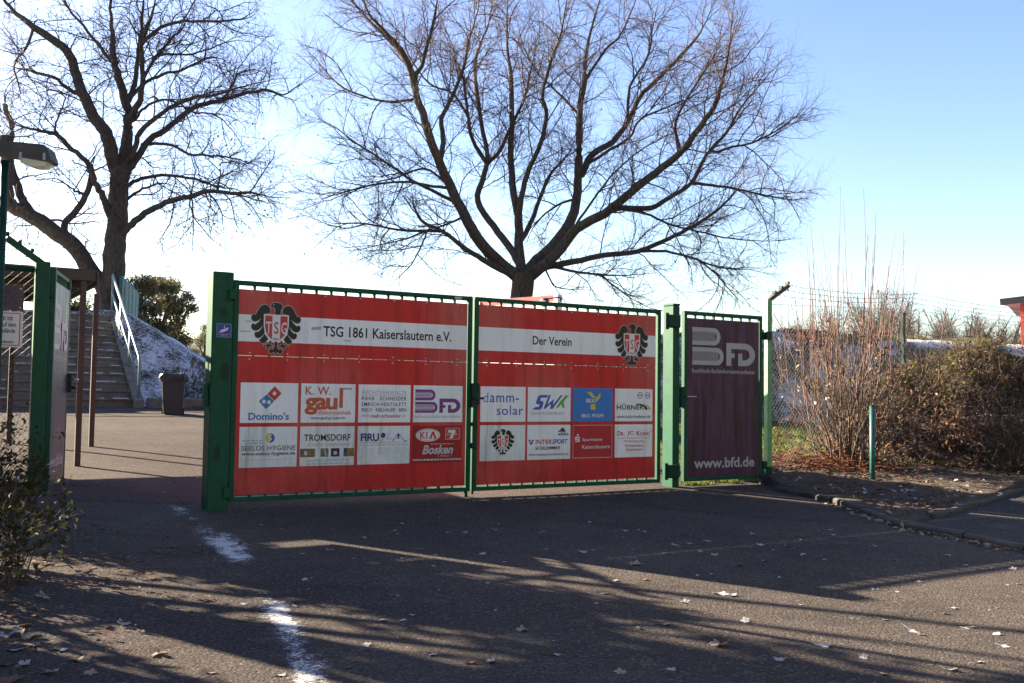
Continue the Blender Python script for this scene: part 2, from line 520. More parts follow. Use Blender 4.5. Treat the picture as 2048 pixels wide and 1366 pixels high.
def hill(name, x0, x1, y, h, seed):
    xs = np.linspace(x0, x1, 160); ys = np.linspace(y, y + 160, 14)
    grid(name, xs, ys, lambda X, Y: 1.0 + h * np.sin(np.clip((Y - y) / 160, 0, 1) * math.pi * 0.5) ** 0.7 * (0.62 + 0.38 * fbm(X, Y * 0 + 3, 0.006, seed)) + (fbm(X, Y, 0.11, seed + 4) - 0.5) * 5.0 * np.clip((Y - y) / 40, 0, 1), M['forest'])


hill('far_hill', -520, 160, 520, 36, 2)

# dark wooded mass added out of view to cut sky light and shade the bank
wx, wy = np.linspace(-60, 60, 181), np.linspace(-40, 50, 150)


def shade_wood_z(X, Y):
    e = np.clip(np.maximum(np.maximum(-11 - Y, np.where(Y < 15, X - 15, -1)), np.maximum(np.where(Y < -8, -14 - X, -1), np.where((Y > 37.5) & (Y < 46) & (X > -37), -26 - X, -1))) / 1.5, 0, 1)
    back = np.clip((13 - np.abs(X)) / 3, 0, 1) * (Y < 0)
    return Gv(X, np.clip(Y, -12, None)) - 1.5 + e * (19 - 19 * back + (8 - 6 * back) * (fbm(X, Y, 0.22, 21, 4) - .5) * 2)


w_ = grid('shade_wood', wx, wy, shade_wood_z, M['forest'], 'stuff')
tag(w_, 'unseen dark wood added to block sky and sun light around the yard', 'shade_wood')

# soil bed with its kerb on the right, and the asphalt path behind it
kb = [og(1548, 982), og(1600, 992), og(1660, 1006), og(1720, 1027), og(1810, 1060), og(1925, 1080), og(2048, 1105)]
kb = [Vector((p.x, p.y, 0)) for p in kb] + [Vector((5.0, 7.6, 0)), Vector((5.7, 5.6, 0))]
kp = [og(1872, 1047), og(1930, 1030), og(1985, 1012), og(2048, 990)]
kp = [Vector((p.x, p.y, 0)) for p in kp] + [Vector((8.6, 14.8, 0))]
sb = MB()
XX, YY = np.meshgrid(np.arange(3.0, 12, 0.09), np.arange(9.4, 19.5, 0.09))


def side(poly, X, Y):
    """signed distance to the right-hand/back side of an open polyline"""
    best = np.full(X.shape, 1e9); sg = np.zeros(X.shape)
    for a, b in zip(poly[:-1], poly[1:]):
        dx, dy = b.x - a.x, b.y - a.y; L = dx * dx + dy * dy
        t = np.clip(((X - a.x) * dx + (Y - a.y) * dy) / L, 0, 1)
        qx, qy = X - a.x - t * dx, Y - a.y - t * dy
        d = np.hypot(qx, qy); s = np.sign(dx * (Y - a.y) - dy * (X - a.x))
        up = d < best; best = np.where(up, d, best); sg = np.where(up, s, sg)
    return best * sg


kb2 = [Vector((3.05, 14.5, 0))] + [Vector((3.22, 12.75, 0))] + kb
SD = side(kb2, XX, YY)
PD = side(kp, XX, YY)


def soil_h(X, Y):
    d1 = side(kb2, X, Y); d2 = side(kp, X, Y)
    d = np.minimum(d1, d2)
    rise = 0.06 + 0.30 * np.clip((Y - 11.2 + (X - 4) * 0.3) / 6.5, 0, 1) ** 1.2
    return np.where(d > 0.03, rise + (fbm(X, Y, 2.4, 5) - 0.5) * 0.10 * np.clip(d * 3, 0, 1) + (fbm(X, Y, 9, 6) - 0.5) * 0.04, -0.12)


grid('soil_bed', np.arange(2.9, 13, 0.07), np.arange(8.8, 20, 0.07), lambda X, Y: Gv(X, Y) + soil_h(X, Y), M['soil'])
pm = MB()
pp = [Vector((p.x, p.y, 0)) for p in kb[4:]] + [Vector((12, 8, 0)), Vector((12, 14.8, 0))] + [kp[4], kp[3], kp[2], kp[1], kp[0]]
pm.poly([(p.x + (0.06 if i < 5 else 0), p.y + (0.04 if i < 5 else 0), G(p.x, p.y) + 0.05) for i, p in enumerate(pp)], M['path'])
pm.build('path', kind='structure')


def kerb(name, line, w, h0, h1, seglen=0.48):
    mb = MB(); r_ = random.Random(4)
    for a, b in zip(line[:-1], line[1:]):
        L = (b - a).length; k = max(1, round(L / seglen)); t = (b - a) / L; q = Vector((-t.y, t.x, 0))
        for i in range(k):
            p0, p1 = a + t * (L * i / k + 0.009) + q * r_.uniform(-.008, .008), a + t * (L * (i + 1) / k - 0.009) + q * r_.uniform(-.008, .008)
            dz = r_.uniform(-0.012, 0.012)
            vs_ = []
            for p in (p0, p1):
                for s_, z in ((0, h0), (0, h1 - 0.02), (0.02, h1), (w, h1), (w, h0)):
                    g = p + q * s_
                    vs_.append((g.x, g.y, G(p.x, p.y) + z + (dz if z > 0 else 0)))
            fs = [(i_, i_ + 1, i_ + 6, i_ + 5) for i_ in range(4)] + [(4, 3, 2, 1, 0), (5, 6, 7, 8, 9)]
            mb.mesh(vs_, fs, M['kerb'])
    return mb.build(name, kind='structure')


kerb('kerb', kb, 0.09, -0.1, 0.065)
kerb('path_edging', kp, 0.07, -0.05, 0.10)

# melting snow streak on the asphalt: a thin film that breaks up towards its edges
n = NT('melting_snow', 0.8)
at_ = n.n('ShaderNodeAttribute'); at_.attribute_name = 'cover'
pat = n.math('ADD', n.math('MULTIPLY', n.noise(6, 6, .7, off=3), .85), n.math('MULTIPLY', n.noise(48, 5, .8, off=6), .95))
fac = n.ramp(n.math('ADD', n.math('MULTIPLY', at_.outputs['Fac'], .54), pat), 1.24, 1.42)
n.color(n.mix(n.ramp(n.noise(16, 5, .7), .35, .65), (.42, .43, .46), (.64, .66, .7)))
n.bump(n.noise(45, 5, .7), .5, .01)
tp = n.n('ShaderNodeBsdfTransparent'); mx = n.n('ShaderNodeMixShader')
n.link(n.math('MULTIPLY', fac, .85), mx.inputs[0]); n.link(tp.outputs[0], mx.inputs[1]); n.link(n.b.outputs[0], mx.inputs[2]); n.link(mx.outputs[0], n.out.inputs[0])
M['snow_film'] = n.mat


def snow_streak(path, half=13):
    c = [np.array(p_, float) for p_ in path]; rows = []
    for a, b in zip(c[:-1], c[1:]):
        for k in range(10): rows.append(a + (b - a) * k / 10)
    V, cov = [], []
    for u, v, w, k in rows:
        for j in range(-half, half + 1):
            t = j / half; p = og(u + t * w * .9, v)
            V.append((p.x, p.y, A_(p.x, p.y) + .004)); cov.append(k * max(0, 1 - abs(t) ** 1.5) ** .8)
    nx = 2 * half + 1
    i = (np.arange(len(rows) - 1)[:, None] * nx + np.arange(nx - 1)[None]).ravel()
    o = np_mesh('snow_streak', V, np.stack([i, i + 1, i + 1 + nx, i + nx], -1), M['snow_film'], smooth=True, kind='stuff')
    a = o.data.attributes.new('cover', 'FLOAT', 'POINT'); a.data.foreach_set('value', np.array(cov, np.float32))
    return tag(o, 'broken streak of melting snow along the dark asphalt', 'snow')


snow_streak([(325, 1003, 30, 0), (342, 1012, 40, .55), (362, 1022, 46, .75), (385, 1042, 60, .45), (425, 1066, 80, .75), (452, 1090, 72, 1.05), (472, 1116, 60, .95), (480, 1132, 40, .4), (505, 1152, 40, .2),
             (530, 1180, 60, .4), (545, 1208, 66, .85), (560, 1232, 66, .95), (574, 1255, 62, .85), (590, 1278, 75, .75), (598, 1300, 80, .7), (606, 1330, 85, .8), (622, 1366, 95, .75), (640, 1400, 100, .7)])


# ------------------------------------------------------------------ stairs
YAW = 0.544
st = thing('concrete_stairs', 'weathered grey concrete stairs with thin snow on the treads, climbing to the bare tree', 'stairs', (-8.36, 22.0, G(-8.36, 22.0)), YAW)
NST, RISE, RUN = 12, 0.186, 0.30
r_ = random.Random(2)
for k in range(NST):
    mb = MB()
    mb.box((-2.9, k * RUN, -0.3), (0, k * RUN + RUN + 0.03, (k + 1) * RISE - .05), M['concrete'])
    mb.box((-2.9, k * RUN - .03, (k + 1) * RISE - .0495), (0, k * RUN + RUN - .002, (k + 1) * RISE), M['concrete'], 0.008)
    stp = mb.build('step', st)
    mb = MB()
    for q in range(9):
        x = r_.uniform(-2.8, -0.1); w = r_.uniform(0.05, 0.35); d = r_.uniform(0.02, 0.07)
        y1 = k * RUN + r_.uniform(0.06, 0.26); z = (k + 1) * RISE
        ring = [(x + w * 0.5 * math.cos(a) * r_.uniform(.6, 1.1), y1 + d * math.sin(a) * r_.uniform(.6, 1.1)) for a in np.linspace(0, 6.28, 10)[:-1]]
        mb.mesh([(a, b, z - .004) for a, b in ring] + [(x + (a - x) * .8, y1 + (b - y1) * .8, z + .018) for a, b in ring],
                [(j, (j + 1) % 9, 9 + (j + 1) % 9, 9 + j) for j in range(9)] + [tuple(range(9, 18))], M['snow'])
    sn = mb.build('snow', stp); sn['kind'] = 'stuff'
mb = MB()
pr = [(0.0, -0.25, -0.4), (0.0, -0.25, 0.16), (0.0, 0.1, 0.30), (0.0, NST * RUN, NST * RISE + 0.12), (0.0, NST * RUN + 0.3, NST * RISE + 0.12), (0, NST * RUN + 0.3, -0.4)]
mb.mesh([(0.003, y, z) for _, y, z in pr] + [(0.2, y, z) for _, y, z in pr], [(i, (i + 1) % 6, 6 + (i + 1) % 6, 6 + i) for i in range(6)] + [(5, 4, 3, 2, 1, 0), (6, 7, 8, 9, 10, 11)], M['concrete'])
mb.build('side_wall', st)


def handrail(lx, label, mat, cut=None):
    h = thing('handrail', label, 'handrail', st.matrix_basis @ Vector((0, 0, 0)), YAW, 'handrails of the stairs')
    h.location = st.location
    y0, y1 = -0.12, NST * RUN + 0.1
    zl = lambda y: max(0.0, y) * RISE / RUN + 0.16
    mb = MB(); mb.tube([(lx, y0, 0), (lx, y0, zl(y0) + 0.85), (lx, y0 + .12, zl(y0) + 0.98), (lx, y1, zl(y1) + 0.82), (lx, y1 + .05, zl(y1) + .76)], 0.032, mat, 8); mb.build('top_rail', h, True)
    mb = MB(); mb.tube([(lx, y0, zl(y0) + 0.42), (lx, y1, zl(y1) + 0.36)], 0.026, mat, 8); mb.build('lower_rail', h, True)
    for y in (1.15, 2.4, y1):
        mb = MB(); mb.tube([(lx, y, zl(y) - 0.2), (lx, y, zl(y) + 0.86)], 0.024, mat, 8); mb.build('post', h, True)
    return h


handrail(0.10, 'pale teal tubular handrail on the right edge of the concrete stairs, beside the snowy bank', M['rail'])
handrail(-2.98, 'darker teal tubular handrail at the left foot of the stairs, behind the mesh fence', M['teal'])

M['crack'] = simple('crack_dark', (0.012, 0.011, 0.011), 0.95, 0.3, 20)
# a ragged crack in the asphalt
mb = MB(); r_ = random.Random(6); prev = None
cu = [(95, 1137), (150, 1128), (215, 1117), (270, 1110), (320, 1100), (360, 1092), (395, 1083)]
for (a, b) in zip(cu[:-1], cu[1:]):
    for k in range(8):
        u = a[0] + (b[0] - a[0]) * k / 8; v = a[1] + (b[1] - a[1]) * k / 8 + r_.uniform(-2, 2)
        p = og(u, v); w = r_.uniform(.004, .018); q = [(p.x, p.y - w, A_(p.x, p.y) + .004), (p.x, p.y + w, A_(p.x, p.y) + .004)]
        if prev: mb.poly([prev[0], q[0], q[1], prev[1]], M['crack'])
        prev = q
mb.build('asphalt_crack', kind='structure')
mb = MB()
mb.box((0, -.12, -.3), (7.5, .12, .22), M['concrete'], .02)
bw = mb.build('low_wall'); bw.location = (-8.1, 22.12, G(-8, 22)); bw.rotation_euler = (0, 0, .33)
tag(bw, 'low concrete edging wall at the foot of the left snowy bank', 'wall')
# ------------------------------------------------------------------ lettering and emblems
def text2d(body, bold=0.0, shear=0.0, spacing=1.0):
    cu = bpy.data.curves.new('t', 'FONT')
    cu.body = body; cu.dimensions = '2D'; cu.fill_mode = 'FRONT'; cu.resolution_u = 3
    cu.offset = bold; cu.shear = shear; cu.space_character = spacing
    o = bpy.data.objects.new('t', cu); COL.objects.link(o)
    dg = bpy.context.evaluated_depsgraph_get(); dg.update()
    me = o.evaluated_get(dg).to_mesh()
    vs_ = [(v.co.x, v.co.y) for v in me.vertices]
    fs = [tuple(p.vertices) for p in me.polygons]
    o.evaluated_get(dg).to_mesh_clear()
    bpy.data.objects.remove(o); bpy.data.curves.remove(cu)
    return vs_, fs


class Art:
    """flat print in the X-Z plane of a panel facing -Y; every layer sits a hair in front of the one before"""
    def __init__(self, y, step=0.00025):
        self.mb = MB(); self.lines = []; self.y = y; self.step = step
        self.box = (0, 0, 1, 1)

    def cell(self, x0, z0, x1, z1): self.box = (x0, z0, x1, z1)

    def P(self, a, b):
        x0, z0, x1, z1 = self.box
        return (x0 + (x1 - x0) * a, self.y, z0 + (z1 - z0) * b)

    def poly(self, pts, mat):
        self.y -= self.step
        self.mb.poly([self.P(*p) for p in pts], M[mat])

    def rect(self, a0, b0, a1, b1, mat): self.poly([(a0, b0), (a1, b0), (a1, b1), (a0, b1)], mat)

    def disc(self, a, b, ra, rb, mat, n=28, t0=0, t1=360):
        self.poly([(a + ra * math.cos(math.radians(t0 + (t1 - t0) * i / n)), b + rb * math.sin(math.radians(t0 + (t1 - t0) * i / n))) for i in range(n + (0 if t1 - t0 >= 360 else 1))], mat)

    def line(self, pts, w, mat):
        """stroke of width w (fraction of the cell's width)"""
        x0, z0, x1, z1 = self.box
        asp = (x1 - x0) / (z1 - z0)
        for (a, b), (c, d) in zip(pts[:-1], pts[1:]):
            dx, dz = (c - a), (d - b) / asp
            L = math.hypot(dx, dz) or 1
            px, pz = -dz / L * w / 2, dx / L * w / 2 * asp
            self.poly([(a + px, b + pz), (c + px, d + pz), (c - px, d - pz), (a - px, b - pz)], mat)

    def text(self, body, a0, b0, a1, b1, mat, bold=0.0, shear=0.0, spacing=1.0, rot=0.0):
        vs_, fs = text2d(body, bold, shear, spacing)
        xs = [v[0] for v in vs_]; zs = [v[1] for v in vs_]
        w, h = max(xs) - min(xs), max(zs) - min(zs)
        self.y -= self.step
        pts = []
        for x, z in vs_:
            p = (a0 + (x - min(xs)) / w * (a1 - a0), b0 + (z - min(zs)) / h * (b1 - b0))
            if rot: p = (p[0], p[1] + (p[0] - a0) * rot)
            pts.append(self.P(*p))
        ln = MB(); ln.mesh(pts, fs, M[mat]); self.lines.append(ln)

    def scribble(self, a0, b0, a1, b1, mat, n, seed=1):
        """a line of print too small to read: a row of word-long dashes"""
        r_ = random.Random(seed); a = a0; u = (a1 - a0) / n
        while a < a1 - u * 0.3:
            w = u * r_.uniform(0.5, 1.5); e = min(a + w, a1)
            self.rect(a, b0, e, b1, mat); a = e + u * 0.3

    def build(self, name, parent):
        for ln in self.lines: o = ln.build('lettering', parent)      # each line of print a piece of its own
        return self.mb.build(name, parent) if self.mb.v else o


def offset_poly(pts, d):
    n = len(pts); A = sum(pts[i][0] * pts[(i + 1) % n][1] - pts[(i + 1) % n][0] * pts[i][1] for i in range(n))
    s = 1 if A > 0 else -1; out = []
    for i in range(n):
        (ax, ay), (bx_, by_), (cx, cy) = pts[i - 1], pts[i], pts[(i + 1) % n]
        n1 = (by_ - ay, ax - bx_); n2 = (cy - by_, bx_ - cx)
        l1 = math.hypot(*n1) or 1; l2 = math.hypot(*n2) or 1
        q = (n1[0] / l1 + n2[0] / l2, n1[1] / l1 + n2[1] / l2); l = math.hypot(*q) or 1
        out.append((bx_ + q[0] / l * d * s, by_ + q[1] / l * d * s))
    return out


EAGLE = [
    [(455, 400), (575, 370), (578, 300), (545, 245), (495, 215), (450, 215), (400, 240), (360, 290), (320, 370), (295, 420), (265, 398), (225, 430), (215, 480), (240, 530), (290, 547), (340, 527), (395, 490), (445, 490), (460, 480)],
    [(455, 470), (395, 502), (350, 562), (290, 602), (250, 580), (222, 620), (225, 670), (265, 710), (320, 715), (370, 690), (420, 640), (460, 600)],
    [(458, 590), (435, 645), (400, 702), (350, 745), (310, 740), (285, 780), (300, 830), (345, 857), (400, 840), (440, 800), (475, 760)],
    [(472, 770), (440, 830), (400, 872), (383, 900), (410, 942), (455, 952), (500, 930), (548, 870), (515, 820)],
    [(585, 895), (560, 960), (510, 972), (460, 985), (455, 1003), (530, 997), (515, 1040), (540, 1052), (575, 1007), (637, 1012), (632, 985), (585, 975), (618, 915)]]
HEAD = [(662, 410), (675, 330), (662, 275), (630, 250), (605, 270), (590, 232), (605, 190), (650, 168), (720, 165), (775, 180), (812, 215), (810, 260), (782, 310), (775, 350), (785, 410)]
TAIL = [(676, 910), (724, 910), (727, 1010), (755, 1065), (790, 1052), (832, 1068), (828, 1120), (790, 1140), (748, 1120), (718, 1108), (712, 1155), (700, 1170), (688, 1155), (680, 1108), (652, 1120), (610, 1140), (572, 1120), (568, 1068), (610, 1052), (645, 1065), (673, 1010)]
SHIELD = [(455, 395), (945, 395), (945, 600), (930, 700), (880, 800), (800, 880), (700, 915), (600, 880), (520, 800), (470, 700), (455, 600)]


def eagle(art, x0, z0, x1, z1, outline=True):
    art.cell(x0, z0, x1, z1)
    N = lambda p: ((p[0] - 215) / 970.0, (1170 - p[1]) / 1005.0)
    mir = lambda q: [(1400 - x, y) for x, y in q][::-1]
    parts = EAGLE + [mir(q) for q in EAGLE] + [HEAD, TAIL]
    if outline:
        for q in parts: art.poly([N(p) for p in offset_poly(q, 11)], 'lgrey')
    for q in parts: art.poly([N(p) for p in q], 'ink')
    art.poly([N(p) for p in SHIELD], 'white')
    for q in ([(480, 420), (622, 420), (622, 872), (560, 815), (505, 735), (485, 660), (480, 600)],):
        art.poly([N(p) for p in q], 'pred'); art.poly([N(p) for p in mir(q)], 'pred')
    for t, a, b, c in (('T', 500, 605, 'white'), ('S', 655, 745, 'pred'), ('G', 800, 908, 'white')):
        p, q = N((a, 765)), N((b, 535)); art.text(t, p[0], p[1], q[0], q[1], c, 0.012)
    p, q = N((637, 885)), N((763, 835)); art.text('1861', p[0], p[1], q[0], q[1], 'ink')
    p = N((640, 212)); art.disc(p[0], p[1], 0.012, 0.012, 'lgrey', 10)


def rbar(a0, b0, a1, b1, asp, k=10):
    """bar with a round right end; asp = box width / height"""
    r_ = (b1 - b0) / 2; ra = r_ / asp; cb = (b0 + b1) / 2
    return [(a0, b0)] + [(a1 - ra + ra * math.cos(t), cb + r_ * math.sin(t)) for t in np.linspace(-math.pi / 2, math.pi / 2, k)] + [(a0, b1)]


def bfd_logo(art, x0, z0, x1, z1, mat, bgmat, nlines):
    """two rounded striped bars like books forming a B, then FD"""
    asp = (x1 - x0) / (z1 - z0)
    art.cell(x0, z0, x1, z1)
    for (b0, b1, a1) in ((0.53, 1.0, 0.44), (0.0, 0.47, 0.49)):
        art.poly(rbar(0, b0, a1, b1, asp), mat)
        h = (b1 - b0)
        i0, i1 = b0 + h * 0.24, b1 - h * 0.24
        art.poly(rbar(0, i0, a1 - 0.06, i1, asp), bgmat)
        for i in range(nlines):
            z = i0 + (i1 - i0) * (i + 0.5) / nlines; t = (i1 - i0) / nlines * 0.26
            art.rect(0, z - t, a1 - 0.085, z + t, mat)
    # F and D
    art.poly([(0.53, 0), (0.61, 0), (0.61, 0.22), (0.665, 0.22), (0.665, 0.34), (0.61, 0.34), (0.61, 0.46), (0.85, 0.46), (0.85, 0.62), (0.53, 0.62)], mat)
    ring_o = [(0.83 + 0.17 * math.cos(t), 0.31 + 0.31 * math.sin(t)) for t in np.linspace(math.pi / 2, -math.pi / 2, 14)]
    ring_i = [(0.82 + 0.09 * math.cos(t), 0.31 + 0.15 * math.sin(t)) for t in np.linspace(-math.pi / 2, math.pi / 2, 12)]
    art.poly([(0.845, 0.62)] + ring_o + [(0.72, 0), (0.72, 0.34), (0.79, 0.34), (0.79, 0.16)] + ring_i + [(0.845, 0.46)], mat)


# ------------------------------------------------------------------ double gate
GL = (-2.6582, 9.4174)
GZ = 0.5316


def gpt(X, Y=0, Z=0):
    c, s = math.cos(YAW), math.sin(YAW)
    return Vector((GL[0] + X * c - Y * s, GL[1] + X * s + Y * c, GZ + Z))


def gate_leaf(name, label, X0, X1, mat_frame, nbars, pan, H=2.1, fr=0.052):
    """frame, bars and the banner panel; local x from 0"""
    W = X1 - X0
    t = thing(name, label, 'gate', gpt(X0), YAW)
    mb = MB(); d = 0.03
    mb.box((0, -d, 0), (fr, d, H), mat_frame, 0.004)
    mb.box((W - fr, -d, 0), (W, d, H), mat_frame, 0.004)
    mb.box((fr, -d + .001, 0.001), (W - fr, d - .001, 0.046), mat_frame, 0.004)
    mb.box((fr, -d + .001, H - 0.046), (W - fr, d - .001, H - 0.001), mat_frame, 0.004)
    for sx in (fr, W - fr):
        for z in (0.046, H - 0.046): pass
    mb.build('frame', t)
    for i in range(nbars):
        x = fr + (W - 2 * fr) * (i + 1) / (nbars + 1)
        b = MB(); b.box((x - 0.0125, -0.006, 0.044), (x + 0.0125, 0.02, H - 0.044), mat_frame)
        b.build('bar', t)
    return t


L1 = gate_leaf('gate_leaf', 'left leaf of the red double gate, with the long club name and eight sponsor boards', 0, 2.588, M['green'], 15, None)
L2 = gate_leaf('gate_leaf', 'right leaf of the red double gate, lettered Der Verein, with eight sponsor boards', 2.616, 5.213, M['green'], 16, None)


def banner(t, x0, x1, seam):
    """red sheet with its white band, in two sheets butted at the seam"""
    y0 = -0.012
    for (z0, z1) in ((0.066, seam - 0.003), (seam + 0.002, 2.018)):
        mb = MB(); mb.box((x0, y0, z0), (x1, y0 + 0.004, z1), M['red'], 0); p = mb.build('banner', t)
        if z1 > 2:
            mb = MB(); mb.box((x0, y0 - 0.0012, 1.520), (x1, y0 - 0.0002, 1.777), M['band'], 0); mb.build('white_band', p)
            up = p
        for i in range(7):
            mb = MB()
            x = x0 + 0.12 + (x1 - x0 - 0.24) * i / 6
            z = z1 - 0.03 if z1 < 2 else z0 + 0.025
            mb.tube([(x, y0 - 0.004, z), (x, y0 + 0.002, z)], 0.008, M['steel'], 8)
            if z1 > 2:
                m2 = MB(); m2.tube([(x, y0 - 0.004, z1 - 0.02), (x, y0 + 0.002, z1 - 0.02)], 0.008, M['steel'], 8); m2.build('rivet', p)
            mb.build('rivet', p)
    return up


up1 = banner(L1, 0.050, 2.531, 1.385)
up2 = banner(L2, 2.661 - 2.616, 5.14 - 2.616, 1.389)
YB = -0.0135


def panel_art(parent, name):
    return Art(YB - 0.0005)


a = Art(YB); a.cell(0, 0, 1, 1)
a.text('TSG 1861 Kaiserslautern e.V.', 0.903, 1.598, 2.338, 1.705, 'ink', 0.018); a.build('lettering', up1)
a = Art(YB); eagle(a, 0.176, 1.396, 0.668, 1.906); a.build('eagle_emblem', up1)
a = Art(YB); a.cell(0, 0, 1, 1)
for q, (x, z, w, h, ro) in enumerate(((0.78, 1.655, 0.10, 0.028, .12), (1.12, 1.562, .08, .010, -.06), (.07, 1.61, .10, .01, 0), (0.12, 1.71, .06, .006, 0), (0.13, 1.23, .07, .007, 0), (0.12, 1.18, .05, .007, 0))):
    a.poly([(x, z), (x + w, z + w * ro), (x + w, z + h + w * ro), (x, z + h)], 'grey' if q < 3 else 'mark')
a.build('scuff_marks', up1)
a = Art(YB); a.cell(-2.616, 0, 1 - 2.616, 1)
a.text('Der Verein', 3.37, 1.607, 3.90, 1.705, 'ink', 0.018); a.build('lettering', up2)
a = Art(YB); eagle(a, 4.526 - 2.616, 1.396, 5.016 - 2.616, 1.906); a.build('eagle_emblem', up2)


def board(leaf, x0, z0, x1, z1, mat, label):
    mb = MB(); mb.box((x0, YB - 0.002, z0), (x1, YB + 0.0003, z1), M[mat], 0)
    b = mb.build('sponsor_board', leaf); b['label'] = label
    A = Art(YB - 0.0052, 0.0001); B = Art(YB - 0.0024, 0.0001)
    A.cell(x0, z0, x1, z1); B.cell(x0, z0, x1, z1)
    return b, A, B


T1, T0, U1, U0 = 1.128, 0.743, 0.706, 0.318
# -- left leaf, upper row
b, A, B = board(L1, 0.094, T0, 0.660, T1, 'board', 'white board with a tilted red and blue domino tile')
B.poly([(.584, .92), (.705, .735), (.584, .55), (.454, .72)], 'pred'); B.poly([(.448, .71), (.578, .54), (.44, .34), (.313, .54)], 'blue')
for p in ((.582, .735), (.40, .53), (.49, .515)): B.disc(p[0], p[1], .034, .05, 'white')
A.text("Domino's", .14, .07, .845, .26, 'blue', .022)
A.build('small_print', b); B.build('emblem', b)
b, A, B = board(L1, 0.690, T0, 1.258, T1, 'board', 'white board with large orange red lowercase lettering')
A.text('K. W.', .076, .71, .543, .925, 'orange', .012)
A.text('gau', .065, .20, .665, .645, 'orange', .034, spacing=.9)
A.rect(.70, .38, .765, .90, 'orange'); B.rect(.765, .855, .93, .905, 'grey')
A.text('-Elektrotechnik', .30, .205, .925, .315, 'orange', .006); A.text('www.gaul-gruppe.de', .174, .065, .815, .165, 'dink', .004)
A.build('small_print', b); B.build('flag_mark', b)
b, A, B = board(L1, 1.292, T0, 1.872, T1, 'board', 'white board with five lines of widely spaced capitals')
A.text('RECHTSANWÄLTE', .07, .745, .92, .865, 'grey', 0, spacing=1.15); B.rect(.06, .712, .93, .722, 'grey')
A.text('RAAB · SCHNEIDER', .06, .585, .92, .685, 'dink', .006, spacing=1.15)
A.text('EMRICH-VENTULETT', .06, .43, .92, .53, 'dink', .006, spacing=1.1); A.text('REICH · KEILHAUER · BIEN', .06, .285, .92, .385, 'navy', .006)
A.text('www.', .065, .14, .225, .205, 'grey'); A.text('raab-schneider', .235, .125, .82, .225, 'pred', .012); A.text('.de', .83, .14, .90, .215, 'grey')
A.build('small_print', b); B.build('rule', b)
b, A, B = board(L1, 1.905, T0, 2.487, T1, 'board', 'white board with a violet logo of striped book-like bars')
bfd_logo(B, 1.905 + .036 * .582, T0 + .255 * .385, 1.905 + .955 * .582, T0 + .89 * .385, 'purple', 'white', 4)
A.text('buchholz-fachinformationsdienst', .024, .115, .955, .205, 'grey', .002)
A.build('small_print', b); B.build('emblem', b)
# -- left leaf, lower row
b, A, B = board(L1, 0.094, U0, 0.660, U1, 'board_mossy', 'mossy white board with a round yellow and blue mark')
B.disc(.52, .72, .08, .118, 'yellow', 20, 75, 265); B.disc(.525, .72, .08, .118, 'dblue', 20, -105, 85)
B.line([(.545, .80), (.50, .735), (.55, .705), (.50, .63)], .022, 'white')
A.scribble(.05, .64, .39, .675, 'grey', 6, 1); A.scribble(.11, .575, .37, .61, 'grey', 4, 2)
A.text('SEELOS HYGIENE', .04, .415, .97, .535, 'dink', .002, spacing=1.05); A.text('www.seelos-hygiene.de', .04, .27, .97, .385, 'dink', .008); B.rect(.03, .186, .97, .194, 'grey')
A.build('small_print', b); B.build('emblem', b)
b, A, B = board(L1, 0.690, U0, 1.258, U1, 'board_mossy', 'mossy white board with a strip of four small pictures')
A.text('TROMSDORF', .07, .63, .925, .80, 'ink', .012); A.text('Kreative Lebensräume', .135, .495, .915, .60, 'grey', 0, .35)
for x0_, x1_, mt in ((.005, .275, 'ochre'), (.375, .52, 'olive'), (.565, .725, 'plum'), (.80, .86, 'dink'), (.86, .995, 'ochre')): B.rect(x0_, .225, x1_, .44, mt)
B.disc(.105, .33, .03, .06, 'lgrey'); B.disc(.645, .32, .035, .05, 'lgrey'); B.line([(.44, .42), (.48, .25)], .02, 'lgrey'); B.disc(.82, .27, .025, .05, 'dblue')
A.text('tromsdorf.de | Berlin 0631 341060', .12, .09, .92, .18, 'grey'); A.scribble(.12, .04, .92, .06, 'grey', 12, 5)
A.build('small_print', b); B.build('picture_strip', b)
b, A, B = board(L1, 1.292, U0, 1.872, U1, 'board_mossy', 'mossy white board with a navy line drawing of a roof')
A.text('FIRU', .056, .6, .40, .81, 'navy', .03, spacing=.95)
B.disc(.48, .755, .045, .068, 'navy'); B.line([(.48, .70), (.48, .66), (.415, .60), (.46, .60)], .01, 'grey')
B.line([(.53, .75), (.56, .81), (.60, .79), (.58, .72), (.54, .66), (.665, .66), (.665, .60)], .01, 'grey')
B.line([(.665, .60), (.775, .80), (.885, .61), (.95, .60)], .012, 'dblue'); B.line([(.775, .78), (.775, .66)], .034, 'navy'); B.line([(.74, .77), (.81, .77)], .016, 'navy')
for z in (.555, .495): A.scribble(.05, z, .95, z + .018, 'grey', 18, int(z * 1000))
for cx in (.05, .37, .69):
    for i in range(6 if cx < .1 else 4): A.scribble(cx, .41 - i * .045, cx + .24, .422 - i * .045, 'lgrey', 5, int(cx * 100) + i)
A.build('small_print', b); B.build('emblem', b)
b, A, B = board(L1, 1.905, U0, 2.487, U1, 'board_red', 'dark red board with a white oval and silver lettering')
B.disc(.305, .745, .245, .175, 'white', 36); B.disc(.305, .745, .225, .15, 'pred', 36); B.disc(.305, .745, .215, .14, 'white', 36)
A.text('KI', .145, .645, .29, .84, 'pred', .02, spacing=1.15); A.poly([(.325, .645), (.385, .84), (.425, .84), (.475, .645), (.43, .645), (.403, .78), (.368, .645)], 'pred')
B.rect(.655, .62, .955, .935, 'lgrey'); B.rect(.665, .632, .945, .923, 'board_red' if False else 'pred')
B.poly([(.71, .88), (.86, .88), (.86, .82), (.80, .65), (.74, .65), (.79, .81), (.71, .81)], 'white'); B.scribble(.68, .745, .93, .775, 'lgrey', 4, 8)
